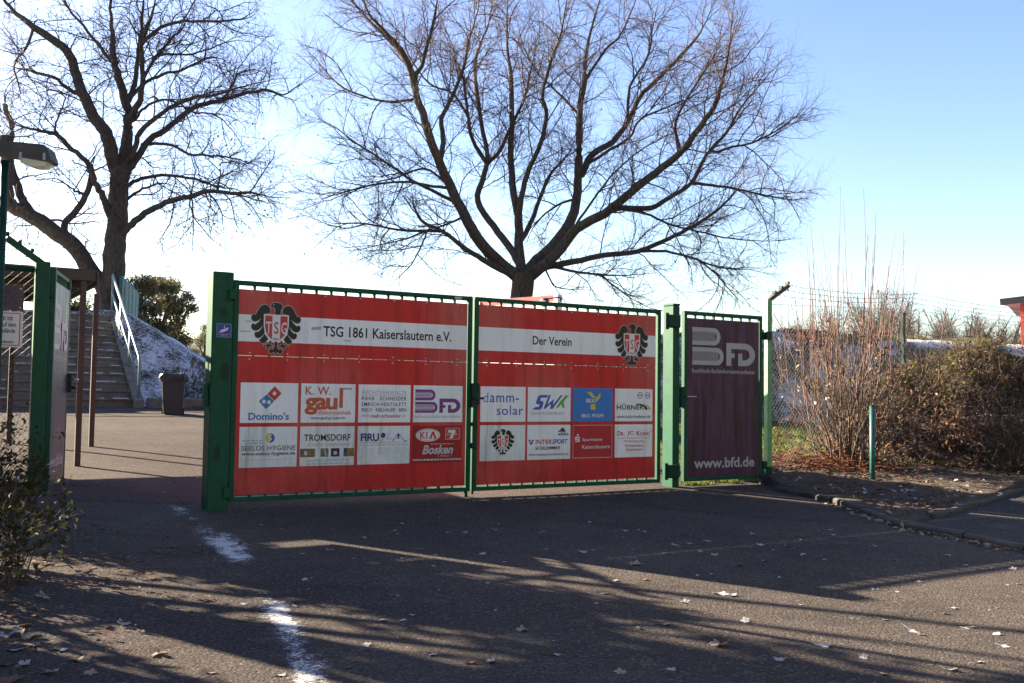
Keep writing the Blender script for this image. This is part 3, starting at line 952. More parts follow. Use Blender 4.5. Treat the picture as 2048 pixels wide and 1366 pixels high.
A.text('Bosken', .19, .23, .82, .475, 'lgrey', .03, .3); A.text('C. Bentzstr. 5', .50, .155, .79, .215, 'lgrey'); A.scribble(.36, .495, .83, .515, 'lgrey', 7, 3); A.scribble(.01, .06, .985, .105, 'lgrey', 22, 4)
A.build('small_print', b); B.build('emblem', b)
# -- right leaf, upper row
X = 2.616
V1, V0, W1, W0_ = 1.130, 0.744, 0.707, 0.319
b, A, B = board(L2, 2.708 - X, V0, 3.285 - X, V1, 'board', 'white board with thin rounded blue lettering on two lines')
A.text('d', .057, .55, .165, .82, 'lblue', .004); A.text('amm-', .205, .55, .84, .75, 'dblue', .004, spacing=1.1); A.text('solar', .35, .19, .945, .46, 'dblue', .004, spacing=1.1); A.build('small_print', b)
b, A, B = board(L2, 3.314 - X, V0, 3.894 - X, V1, 'board', 'white board with slanted blue and green capitals')
B.poly([(.10, .345), (.17, .425), (.245, .425), (.28, .50), (.20, .51), (.185, .56), (.24, .74), (.29, .775), (.47, .775), (.435, .70), (.30, .70), (.28, .60), (.35, .60), (.36, .52), (.32, .38), (.26, .345)], 'dblue')
B.poly([(.48, .775), (.53, .775), (.45, .50), (.60, .66), (.585, .49), (.76, .775), (.81, .775), (.575, .37), (.52, .37), (.53, .52), (.40, .37), (.36, .37)], 'dblue')
B.poly([(.88, .775), (.95, .775), (.835, .585), (.86, .38), (.79, .44), (.775, .52), (.72, .42), (.645, .38), (.72, .55)], 'pgreen')
A.text('Stadtwerke Kaiserslautern', .055, .205, .835, .30, 'grey', .003, .3); A.build('small_print', b); B.build('emblem', b)
b, A, B = board(L2, 3.925 - X, V0, 4.495 - X, V1, 'board_blue', 'blue board with a yellow Y-shaped mark')
B.poly([(.34, .885), (.46, .885), (.57, .71), (.50, .70), (.45, .745)], 'yellow'); B.poly([(.69, .87), (.685, .72), (.565, .56), (.56, .69)], 'yellow'); B.rect(.44, .355, .56, .525, 'yellow')
A.text('BKK', .33, .565, .555, .68, 'white', .015); A.text('BKK PFAFF', .22, .12, .77, .225, 'white', .012); A.build('small_print', b); B.build('emblem', b)
b, A, B = board(L2, 4.529 - X, V0, 5.094 - X, V1, 'board', 'white board with two thin circles and a black and yellow arch')
for cx in (.66, .865): B.disc(cx, .80, .072, .10, 'dink', 28); B.disc(cx, .80, .06, .083, 'white', 28); B.rect(cx - .06, .79, cx + .06, .81, 'dink')
A.text('AUTO', .045, .505, .265, .56, 'grey', 0, spacing=1.2); A.text('HÜBNER', .045, .36, .76, .53, 'ink', .016, spacing=1.05)
arc = lambda cx, cz, ra, rb, t0, t1, n_=10: [(cx + ra * math.cos(math.radians(t)), cz + rb * math.sin(math.radians(t))) for t in np.linspace(t0, t1, n_)]
B.poly(arc(.60, .36, .27, .185, 100, 0) + arc(.60, .36, .19, .15, 0, 100), 'dink'); B.poly(arc(.60, .36, .35, .2, 62, 0) + arc(.60, .36, .285, .185, 0, 62), 'yellow')
A.text('www.auto-huebner.de', .045, .10, .94, .20, 'dink', .004); A.build('small_print', b); B.build('emblem', b)
# -- right leaf, lower row
b, A, B = board(L2, 2.708 - X, W0_, 3.285 - X, W1, 'board_mossy', 'white board with the black eagle crest alone')
eagle(B, 2.708 - X + .577 * .247, W0_ + .388 * .145, 2.708 - X + .577 * .755, W0_ + .388 * .89, False); B.build('eagle_emblem', b)
b, A, B = board(L2, 3.314 - X, W0_, 3.894 - X, W1, 'board', 'white board with red and blue sports lettering and three slanted bars')
for i, h in enumerate((.04, .085, .13)):
    x_ = .72 + i * .06; B.poly([(x_, .795), (x_ + .055, .795), (x_ + .055 - h * .55 + .0, .795 + h), (x_ - h * .55 + .012, .795 + h * .8)], 'ink')
A.text('adidas', .705, .69, .955, .785, 'ink', .012)
A.text('INTER', .185, .445, .565, .575, 'pred', .016, .08); A.text('SPORT', .57, .445, .94, .585, 'dblue', .022, .28)
B.disc(.055, .55, .025, .035, 'pred', 16); B.poly([(.04, .50), (.075, .43), (.10, .43), (.155, .575), (.115, .575), (.085, .50)], 'dblue')
A.text('SCHLEMMER', .182, .285, .765, .38, 'ink', .012); A.text('www.intersport-schlemmer.de', .03, .09, .955, .19, 'dink', .002); A.build('small_print', b); B.build('emblem', b)
b, A, B = board(L2, 3.925 - X, W0_, 4.495 - X, W1, 'board_sred', 'plain red board with a thin white border and white lettering')
for r4 in ((.01, .012, .99, .022), (.01, .978, .99, .988), (.01, .022, .016, .978), (.984, .022, .99, .978)): B.rect(*r4, 'white')
B.disc(.125, .70, .022, .03, 'white', 16)
B.poly([(.062, .65), (.18, .65), (.18, .612), (.10, .612), (.10, .59), (.18, .59), (.18, .49), (.062, .49), (.062, .528), (.142, .528), (.142, .55), (.062, .55)], 'white')
A.text('Sparkasse', .235, .485, .735, .605, 'white', .004); A.text('Kaiserslautern', .235, .285, .935, .40, 'white', .004); A.build('small_print', b); B.build('emblem', b)
b, A, B = board(L2, 4.529 - X, W0_, 5.094 - X, W1, 'board', 'white board with red small capitals above a red rule')
A.text('D', .065, .655, .15, .80, 'pred', .014); A.text('R.', .16, .655, .255, .765, 'pred', .012); A.text('JC', .325, .655, .495, .80, 'pred', .014); A.text('K', .57, .655, .665, .80, 'pred', .014); A.text('LING', .675, .655, .93, .765, 'pred', .012)
A.text('®', .935, .77, .975, .82, 'pred'); B.rect(.065, .575, .93, .592, 'pred')
A.text('Wirtschaftsprüfer', .22, .44, .77, .525, 'orange', .002); A.text('Rechtsanwälte', .27, .315, .735, .40, 'orange', .002); A.text('Steuerberater', .29, .195, .73, .28, 'orange', .002); A.build('small_print', b); B.build('rule', b)

# locks and bolts of the two leaves
mb = MB()
mb.box((2.59 - 2.616 - .02, -0.075, 0.93), (0.05, -0.031, 1.16), M['green_dark'], 0.006)
mb.tube([(-0.045, -0.08, 1.0), (-0.045, -0.15, 1.0), (0.05, -0.15, 1.0)], 0.012, M['black'], 8)
mb.box((-0.05, -0.085, 0.90), (-0.01, -0.04, 0.985), M['black'], 0.004)
mb.build('lock_case', L2)
mb = MB(); mb.tube([(-0.012, -0.055, -0.03), (-0.012, -0.055, 0.76)], 0.012, M['green_dark'], 8); mb.box((-0.035, -0.07, 0.46), (0.015, -0.031, 0.52), M['green_dark'], .004); mb.box((-0.035, -0.07, 0.70), (0.015, -0.031, 0.74), M['green_dark'], .004)
mb.build('drop_bolt', L2)
mb = MB(); mb.box((2.53, -0.02, -0.055), (2.565, 0.02, -0.002), M['green_dark'], .004); mb.tube([(2.547, 0, -0.078), (2.547, 0, -0.05)], 0.028, M['black'], 10); mb.build('stop_foot', L1)
mb = MB(); mb.box((2.36, -0.036, 2.055), (2.45, -0.0305, 2.088), M['grey'], .001); mb.build('name_plate', L1)
for L, w in ((L1, 0.0), (L2, 0.0)): pass

# ------------------------------------------------------------------ gate posts
GP = thing('gate_post', 'square dark green gate post with blue camera sticker, left of the red gate', 'gate post', gpt(-0.12, 0, -0.085), YAW, 'green posts of the gate')
zb = 0.085
mb = MB(); mb.box((-0.095, -0.105, 0), (0.098, 0.105, 2.16 + zb), M['green'], 0.008); mb.build('post', GP)
for z in (1.90, 0.05):
    mb = MB(); mb.box((0.0475, -0.135, z + zb), (0.112, -0.1052, z + zb + 0.10), M['green'], 0.006); mb.tube([(0.112, -0.11, z + zb - 0.02), (0.112, -0.11, z + zb + 0.13)], 0.012, M['green'], 8); mb.build('hinge', GP)
mb = MB(); mb.box((-0.135, -0.06, 0.90 + zb), (-0.0952, 0.03, 1.12 + zb), M['green'], 0.008); mb.build('strike_box', GP)
mb = MB(); mb.box((-0.052, -0.1072, 1.545 + zb), (0.083, -0.1052, 1.672 + zb), M['cctv'], 0); cc = mb.build('camera_sticker', GP)
r_ = random.Random(3)
for cx, cz, ra, rb in ((0.01, 1.86, .042, .055), (0.03, 1.30, .05, .10), (-0.02, .55, .035, .09)):
    A = Art(-0.1053); A.poly([(cx + ra * r_.uniform(.6, 1.1) * math.cos(t_), cz + rb * r_.uniform(.6, 1.1) * math.sin(t_)) for t_ in np.linspace(0, 6.0, 13)], 'green_dark'); A.build('paint_patch', GP)
A = Art(-0.1074); A.cell(-0.052, 1.545 + zb, 0.083, 1.672 + zb)
for r4 in ((0, 0, 1, .03), (0, .97, 1, 1), (0, .03, .03, .97), (.97, .03, 1, .97)): A.rect(*r4, 'grey')
A.poly([(.25, .52), (.62, .66), (.72, .50), (.34, .34)], 'white'); A.poly([(.62, .68), (.78, .74), (.80, .60), (.72, .52)], 'white'); A.poly([(.16, .42), (.24, .46), (.28, .36), (.20, .32)], 'white'); A.line([(.52, .66), (.52, .86)], .05, 'white')
A.scribble(.1, .20, .9, .235, 'lgrey', 4, 1); A.scribble(.3, .10, .7, .13, 'lgrey', 3, 2); A.build('camera_symbol', cc)

GP2 = thing('gate_post', 'sunlit green gate post with flat cap, between the red gate and violet gate', 'gate post', gpt(5.40, 0, -0.1), YAW, 'green posts of the gate')
mb = MB(); mb.box((-0.03, -0.07, 0), (0.075, 0.13, 2.26), M['green'], 0.008); mb.build('post', GP2)
mb = MB(); mb.box((-0.034, -0.074, 2.2602), (0.079, 0.134, 2.285), M['green'], 0.006); mb.build('cap', GP2)
for z in (1.98, 0.16):
    mb = MB(); mb.box((-0.155, -0.135, z), (0.04, -0.0702, z + 0.16), M['green_dark'], 0.012); mb.tube([(-0.15, -0.10, z - .02), (-0.15, -0.10, z + .18)], .02, M['green_dark'], 8); mb.build('hinge', GP2)

# ------------------------------------------------------------------ violet pedestrian gate
PG = gate_leaf('pedestrian_gate', 'narrow closed gate with a stained violet banner, right of the red double gate', 5.585, 6.915, M['green'], 7, None, 2.11, 0.045)
mb = MB(); mb.box((0.05, -0.014, 0.04), (1.28, -0.010, 2.025), M['violet_panel'], 0); pb = mb.build('banner', PG)
A = Art(-0.0145); bfd_logo(A, .137, 1.445, 1.205, 1.915, 'grey', 'violet_panel', 9); A.build('emblem', pb)
A = Art(-0.0145); A.cell(0, 0, 1, 1); A.text('buchholz-fachinformationsdienst', .140, 1.345, 1.205, 1.40, 'grey', .012); A.text('www.bfd.de', .172, .155, 1.20, .285, 'grey', .025); A.build('lettering', pb)
mb = MB(); mb.box((-0.075, -0.06, 0.91), (0.0, 0.02, 1.165), M['green_dark'], 0.006); lk = mb.build('lock_case', PG)
mb = MB(); mb.tube([(0.0, -0.05, 1.045), (0.0, -0.10, 1.045), (0.13, -0.10, 1.045)], 0.011, M['steel'], 8); mb.build('handle', lk, True)
for z in (0.12, 1.80):
    mb = MB(); mb.box((1.331, -0.05, z), (1.40, 0.01, z + .10), M['green_dark'], .006); mb.build('hinge', PG)


def fence_post(x, y, z, label, rz, arm=(0.0, 0.0), H=2.4, mat='green_light', group='angled fence posts', w=0.04):
    t = thing('fence_post', label, 'fence post', (x, y, z), rz, group)
    mb = MB(); mb.box((-w, -w, -0.1), (w, w, H), M[mat], 0.008); mb.build('post', t)
    if not arm: return t
    mb = MB(); mb.bar((0, 0, H - 0.02), (arm[0], arm[1], H + 0.20), 0.06, 0.05, M['lamptop'] if mat == 'green_light' else M[mat])
    for i in range(3):
        k = 0.3 + 0.33 * i; mb.box((arm[0] * k - .015, arm[1] * k - .03, H + .2 * k + .025), (arm[0] * k + .015, arm[1] * k + .03, H + .2 * k + .06), M['green_dark'])
    mb.build('angled_arm', t)
    return t


p = gpt(7.045, 0, 0)
FP = fence_post(p.x, p.y, G(p.x, p.y) - .02, 'pale green fence post with angled barbed wire arm, hinge side of the violet gate', YAW, (0.32, -.05), 2.42)
for z in (0.12, 1.88):
    mb = MB(); mb.box((-0.10, -0.075, z), (0.0, -0.0552, z + .11), M['green_dark'], .006); mb.build('clamp', FP)
# ------------------------------------------------------------------ bare trees
def tubes_mesh(name, tubes, mat, parent, sides=4):
    """tubes: list of (points, radii); groups equal lengths so that the arrays stay rectangular"""
    by_n = {}
    for p, r in tubes: by_n.setdefault(len(p), []).append((p, r))
    Vs, Fs, base = [], [], 0
    ang = np.arange(sides) * 2 * math.pi / sides
    for n_, lst in by_n.items():
        P = np.array([q[0] for q in lst], float); Rr = np.array([q[1] for q in lst], float)
        T = np.empty_like(P)
        T[:, 1:-1] = P[:, 2:] - P[:, :-2]; T[:, 0] = P[:, 1] - P[:, 0]; T[:, -1] = P[:, -1] - P[:, -2]
        T /= np.linalg.norm(T, axis=2, keepdims=True) + 1e-9
        ref = np.where(np.abs(T[:, :1, 2:3]) < 0.9, np.array([0, 0, 1.0]), np.array([1.0, 0, 0]))
        N = np.cross(T, np.broadcast_to(ref, T.shape)); N /= np.linalg.norm(N, axis=2, keepdims=True) + 1e-9
        Bn = np.cross(T, N)
        V = P[:, :, None] + (N[:, :, None] * np.cos(ang)[None, None, :, None] + Bn[:, :, None] * np.sin(ang)[None, None, :, None]) * Rr[:, :, None, None]
        B_ = len(lst)
        idx = np.arange(B_)[:, None, None] * (n_ * sides) + np.arange(n_ - 1)[None, :, None] * sides + np.arange(sides)[None, None]
        nx = np.arange(B_)[:, None, None] * (n_ * sides) + np.arange(n_ - 1)[None, :, None] * sides + ((np.arange(sides) + 1) % sides)[None, None]
        Fs.append((np.stack([idx, nx, nx + sides, idx + sides], -1).reshape(-1, 4)) + base)
        Vs.append(V.reshape(-1, 3)); base += B_ * n_ * sides
    return np_mesh(name, np.concatenate(Vs), np.concatenate(Fs), mat, parent, smooth=True)


def catmull(pts, per):
    P = [pts[0]] + list(pts) + [pts[-1]]
    out = []
    for i in range(1, len(P) - 2):
        p0, p1, p2, p3 = (np.array(q, float) for q in P[i - 1:i + 3])
        for k in range(per):
            t = k / per
            out.append(0.5 * ((2 * p1) + (-p0 + p2) * t + (2 * p0 - 5 * p1 + 4 * p2 - p3) * t * t + (-p0 + 3 * p1 - 3 * p2 + p3) * t ** 3))
    out.append(np.array(P[-2], float))
    return out


def limbs_from_trace(trace, ox, oy, sc, y0, rnd, jit, per=4):
    """trace: (start width, end width, depth slope, points); widths and points in the pixels of an enlarged view"""
    done = []
    for w0, w1, slope, pts in trace:
        pts = [(ox + a / sc, oy + b / sc) for a, b in pts]
        d0 = y0
        if done:
            best = 1e9
            for q in done:
                for (u, v, y) in q:
                    d = (u - pts[0][0]) ** 2 + (v - pts[0][1]) ** 2
                    if d < best: best, d0 = d, y
            if len(pts) and best > 4:
                near = min(((u - pts[0][0]) ** 2 + (v - pts[0][1]) ** 2, u, v) for q in done for (u, v, y) in q)
                if near[0] < 90 ** 2: pts = [(near[1], near[2])] + pts
        s, sm, L = 0.0, [], 0.0
        cm = catmull([(u, v, 0) for u, v in pts], per)
        ln = [0.0]
        for a, b in zip(cm[:-1], cm[1:]): ln.append(ln[-1] + math.hypot(b[0] - a[0], b[1] - a[1]))
        wob = rnd.uniform(0, 6.28)
        for c, l in zip(cm, ln):
            y = d0 + slope * l / FPX * y0 + 0.12 * math.sin(l * 0.03 + wob) * min(1, l / 60)
            sm.append((c[0] + rnd.uniform(-jit, jit), c[1] + rnd.uniform(-jit, jit), y))
        done.append(sm)
    out = []
    for (w0, w1, slope, pts), sm in zip(trace, done):
        P3 = [tuple(at(u, v, y)) for u, v, y in sm]
        n_ = len(P3)
        R3 = [max(.0045, (w0 + (w1 - w0) * (i / (n_ - 1)) ** 0.8) / sc / FPX * y0 / 2 * (1 if w1 > 20 else min(1, .12 + (1 - i / (n_ - 1)) * 3.2))) for i in range(n_)]
        out.append((P3, R3))
    return out


def branchlets(limbs, rnd, lv, droop, wig, rot_up, keep=None):
    """side branches of every limb, level after level. lv: per level (spacing, length, r max, segments, angle)"""
    allt = []; cur = [(p, r, 0.26) for p, r in limbs]
    for (spc, length, rmax, seg, ang) in lv:
        nxt = []
        for P, R_, s0 in cur:
            ln = [0.0]
            for a, b in zip(P[:-1], P[1:]): ln.append(ln[-1] + math.dist(a, b))
            L = ln[-1]
            s = max(L * s0, spc * rnd.uniform(0.2, 1)); i = 0
            phi = rnd.uniform(0, 6.28)
            while s < L:
                while i < len(P) - 2 and ln[i + 1] < s: i += 1
                f = (s - ln[i]) / max(1e-6, ln[i + 1] - ln[i])
                a, b = P[i], P[i + 1]
                p = [a[k] + (b[k] - a[k]) * f for k in range(3)]
                t = [b[k] - a[k] for k in range(3)]; q = math.sqrt(sum(c * c for c in t)) or 1; t = [c / q for c in t]
                r = R_[i] + (R_[i + 1] - R_[i]) * f
                phi += 2.4 + rnd.uniform(-.6, .6)
                # two axes across t
                up = (0, 0, 1) if abs(t[2]) < .9 else (1, 0, 0)
                n1 = (t[1] * up[2] - t[2] * up[1], t[2] * up[0] - t[0] * up[2], t[0] * up[1] - t[1] * up[0])
                q = math.sqrt(sum(c * c for c in n1)); n1 = [c / q for c in n1]
                n2 = (t[1] * n1[2] - t[2] * n1[1], t[2] * n1[0] - t[0] * n1[2], t[0] * n1[1] - t[1] * n1[0])
                A = ang * rnd.uniform(0.7, 1.3); ca, sa = math.cos(A), math.sin(A); cp, sp = math.cos(phi), math.sin(phi)
                d = [t[k] * ca + (n1[k] * cp + n2[k] * sp) * sa for k in range(3)]
                d[2] += rot_up * 0.6
                rem = 1 - s / L
                LL = length * rnd.uniform(0.45, 1.25) * (0.45 + 0.75 * rem)
                r0 = min(rmax * rnd.uniform(.7, 1.1), r * 0.72)
                pts, rad = [tuple(p)], [r0]
                st_ = LL / seg; w = [0, 0, 0]
                for k in range(seg):
                    d = [d[j] + rnd.gauss(0, wig) for j in range(3)]
                    d[2] += rot_up * 0.22 - droop * (k / seg)
                    q = math.sqrt(sum(c * c for c in d)); d = [c / q for c in d]
                    p = [p[j] + d[j] * st_ for j in range(3)]
                    pts.append(tuple(p)); rad.append(r0 * (1 - 0.72 * (k + 1) / seg))
                if keep is None or keep(pts[-1]): nxt.append((pts, rad, 0.12))
                s += spc * rnd.uniform(0.6, 1.4)
        allt.append([(p, r) for p, r, _ in nxt]); cur = nxt
    return allt


def leaf_cards(name, centers, size, mat, parent, rnd, kind='stuff', fold=0.3):
    """many small folded leaves (two triangles-pairs each)"""
    C = np.asarray(centers, float); n_ = len(C)
    rs = np.random.default_rng(rnd.randrange(1 << 30))
    a = rs.normal(size=(n_, 3)); a /= np.linalg.norm(a, axis=1, keepdims=True)
    b = rs.normal(size=(n_, 3)); b -= a * (a * b).sum(1, keepdims=True); b /= np.linalg.norm(b, axis=1, keepdims=True)
    c = np.cross(a, b)
    s = (size * rs.uniform(.6, 1.3, n_))[:, None]
    v = [C - a * s, C + b * s * .45 + c * s * fold, C + a * s, C - b * s * .45 + c * s * fold]
    V = np.stack(v, 1).reshape(-1, 3)
    i = np.arange(n_)[:, None] * 4
    Fq = np.concatenate([i + np.array([[0, 1, 2, 3]])])
    o = np_mesh(name, V, Fq, mat, parent, kind=kind)
    return o


MID = [
    (94, 88, 0.0, [(868, 1530), (866, 1400), (868, 1280), (872, 1180), (880, 1090), (884, 1060)]),
    (60, 12, -.25, [(868, 1110), (845, 1080), (780, 1030), (700, 940), (650, 850), (590, 730), (550, 640), (510, 540), (485, 450), (460, 380), (440, 290), (400, 200), (330, 120), (270, 50), (240, -40), (215, -120)]),
    (54, 8, .30, [(880, 1100), (868, 1040), (862, 960), (860, 850), (840, 760), (830, 600), (835, 450), (830, 300), (815, 150), (820, 0), (835, -140)]),
    (62, 10, .22, [(888, 1095), (920, 1040), (985, 980), (1060, 880), (1090, 780), (1095, 680), (1100, 560), (1100, 440), (1120, 320), (1125, 220), (1150, 100), (1180, 0), (1200, -120)]),
    (56, 8, -.35, [(892, 1100), (940, 1060), (1010, 1000), (1090, 900), (1200, 840), (1300, 760), (1400, 680), (1500, 600), (1560, 520), (1630, 420), (1660, 330), (1690, 200), (1700, 80), (1720, -60)]),
    (38, 8, .35, [(870, 1050), (830, 980), (760, 890), (700, 790), (720, 700), (740, 620), (720, 520), (690, 300), (700, 200), (740, 100), (760, -20), (770, -140)]),
    (34, 6, -.4, [(845, 1085), (770, 1050), (700, 1010), (640, 970), (560, 910), (480, 870), (445, 800), (440, 760)]),
    (34, 7, .3, [(925, 1065), (1000, 1045), (1080, 1030), (1200, 1005), (1330, 990), (1450, 940), (1550, 890), (1640, 830), (1700, 770), (1760, 700), (1800, 640)]),
    (34, 9, .1, [(1108, 690), (1150, 610), (1230, 560), (1290, 480), (1340, 380), (1400, 320), (1480, 240), (1560, 150), (1600, 80), (1640, -20)]),
    (30, 7, -.5, [(862, 900), (866, 820), (880, 740), (905, 660), (950, 560), (970, 450), (955, 370), (990, 240), (1030, 120), (1050, 0), (1070, -120)]),
    (26, 7, .5, [(880, 930), (920, 850), (960, 740), (990, 680), (1060, 600), (1090, 520)]),
    (26, 6, .2, [(1200, 838), (1260, 820), (1380, 820), (1450, 780), (1540, 720), (1600, 610), (1680, 520), (1740, 420), (1850, 290), (1900, 230)]),
    (24, 7, .4, [(548, 640), (565, 560), (557, 470), (590, 400), (640, 280), (665, 160), (700, 40), (720, -80)]),
    (22, 7, -.3, [(460, 380), (455, 300), (480, 260), (500, 180), (525, 90), (540, 0), (548, -100)]),
    (20, 5, .3, [(440, 290), (380, 190), (280, 90), (210, 10), (150, -60)]),
    (20, 5, -.4, [(735, 640), (680, 550), (660, 450), (645, 320), (620, 250), (560, 160)]),
    (22, 5, -.45, [(742, 640), (790, 590), (830, 500), (880, 400), (900, 320), (930, 180), (960, 40)]),
    (19, 4, .3, [(620, 800), (540, 760), (440, 710), (340, 640), (230, 570), (120, 490), (20, 455)]),
    (16, 4, -.4, [(585, 740), (500, 730), (400, 715), (250, 735), (120, 770), (20, 740)]),
    (14, 4, .5, [(595, 745), (540, 690), (480, 665), (380, 700), (280, 720), (200, 750)]),
    (14, 3, .2, [(450, 390), (360, 400), (250, 380), (150, 330), (60, 230), (30, 200)]),
    (15, 3, .2, [(560, 910), (490, 910), (380, 905), (260, 880), (150, 880), (90, 870)]),
    (9, 3, .4, [(500, 912), (480, 960), (440, 1040), (390, 1090), (345, 1140)]),
    (9, 3, -.3, [(490, 912), (420, 940), (330, 960), (200, 990)]),
    (17, 4, -.3, [(1140, 640), (1220, 590), (1300, 540), (1340, 470), (1450, 420), (1560, 370), (1620, 290)]),
    (14, 4, .3, [(1100, 450), (1040, 390), (980, 330), (930, 280), (880, 180), (850, 60)]),
    (14, 4, -.3, [(1120, 320), (1200, 200), (1260, 140), (1310, 30), (1340, -60)]),
    (14, 4, -.2, [(1640, 600), (1700, 578), (1760, 568), (1850, 530), (1950, 460), (2000, 410)]),
    (14, 4, .3, [(1540, 720), (1620, 730), (1720, 745), (1830, 770), (1930, 785), (2005, 780)]),
    (14, 3, .3, [(1330, 990), (1440, 990), (1560, 1020), (1640, 1050), (1750, 1060), (1860, 1050)]),
    (9, 3, -.2, [(1560, 1020), (1640, 1080), (1690, 1140), (1750, 1200)]),
    (14, 3, -.3, [(1270, 825), (1360, 840), (1450, 880), (1560, 910), (1700, 940), (1850, 950), (1930, 940)]),
    (19, 4, -.4, [(935, 1040), (1000, 1052), (1080, 1070), (1180, 1080), (1280, 1085), (1400, 1075)]),
    (10, 3, -.3, [(1180, 1080), (1230, 1120), (1290, 1160), (1360, 1170)]),
    (10, 3, -.5, [(965, 1055), (985, 1100), (1010, 1130), (1080, 1140), (1160, 1142)]),
    (13, 3, .5, [(1090, 880), (1160, 780), (1220, 700), (1330, 600), (1450, 530), (1520, 480)]),
    (12, 3, -.5, [(650, 850), (560, 890), (500, 905)]),
    (16, 4, .6, [(1095, 780), (1010, 810), (930, 880), (890, 960)]),
    (14, 4, -.55, [(1290, 480), (1300, 340), (1370, 220), (1390, 100), (1420, -20)]),
    (14, 4, .5, [(669, 485), (640, 420), (590, 360), (510, 330), (420, 200), (410, 80), (390, -40)]),
    (14, 4, -.3, [(1500, 600), (1480, 480), (1560, 330), (1640, 200), (1660, 90)]),
]
rnd = random.Random(11)
TR_Y = 24.0
p = at(1045, 640, TR_Y)
zt = float(Gv(p.x, TR_Y) + bank_h(np.array([p.x]), np.array([TR_Y]))[0])
TM = thing('bare_tree', 'large bare tree with short trunk and wide fan of limbs, behind the red gate', 'tree', (p.x, TR_Y, zt - .1))


def local(tubes, o): return [([(a[0] - o[0], a[1] - o[1], a[2] - o[2]) for a in p_], r_) for p_, r_ in tubes]


def rot_tip(l):
    return l


limbs = limbs_from_trace(MID, 600, 0, 1.969, TR_Y, rnd, 0.8)
base = limbs[0]
for i in range(3): base[1][i] *= 1.25 - .08 * i
lv = branchlets(limbs[1:], rnd, [(0.22, 2.1, 0.017, 8, .72), (0.12, 0.95, 0.0082, 5, .82), (0.088, 0.37, 0.005, 3, .82)], 0.01, 0.19, 0.075)
O = TM.location
tubes_mesh('trunk', local(limbs, O), M['bark'], TM, 9)
tubes_mesh('branches', local(lv[0], O), M['bark'], TM, 5)
tubes_mesh('twigs', local(lv[1] + lv[2], O), M['twig'], TM, 3)
tips = [q[0][-1] for q in lv[2]]
leaf_cards('last_leaves', [tuple(a - b for a, b in zip(rnd.choice(tips), O)) for _ in range(170)], 0.045, M['leaf_brown'], TM, rnd)

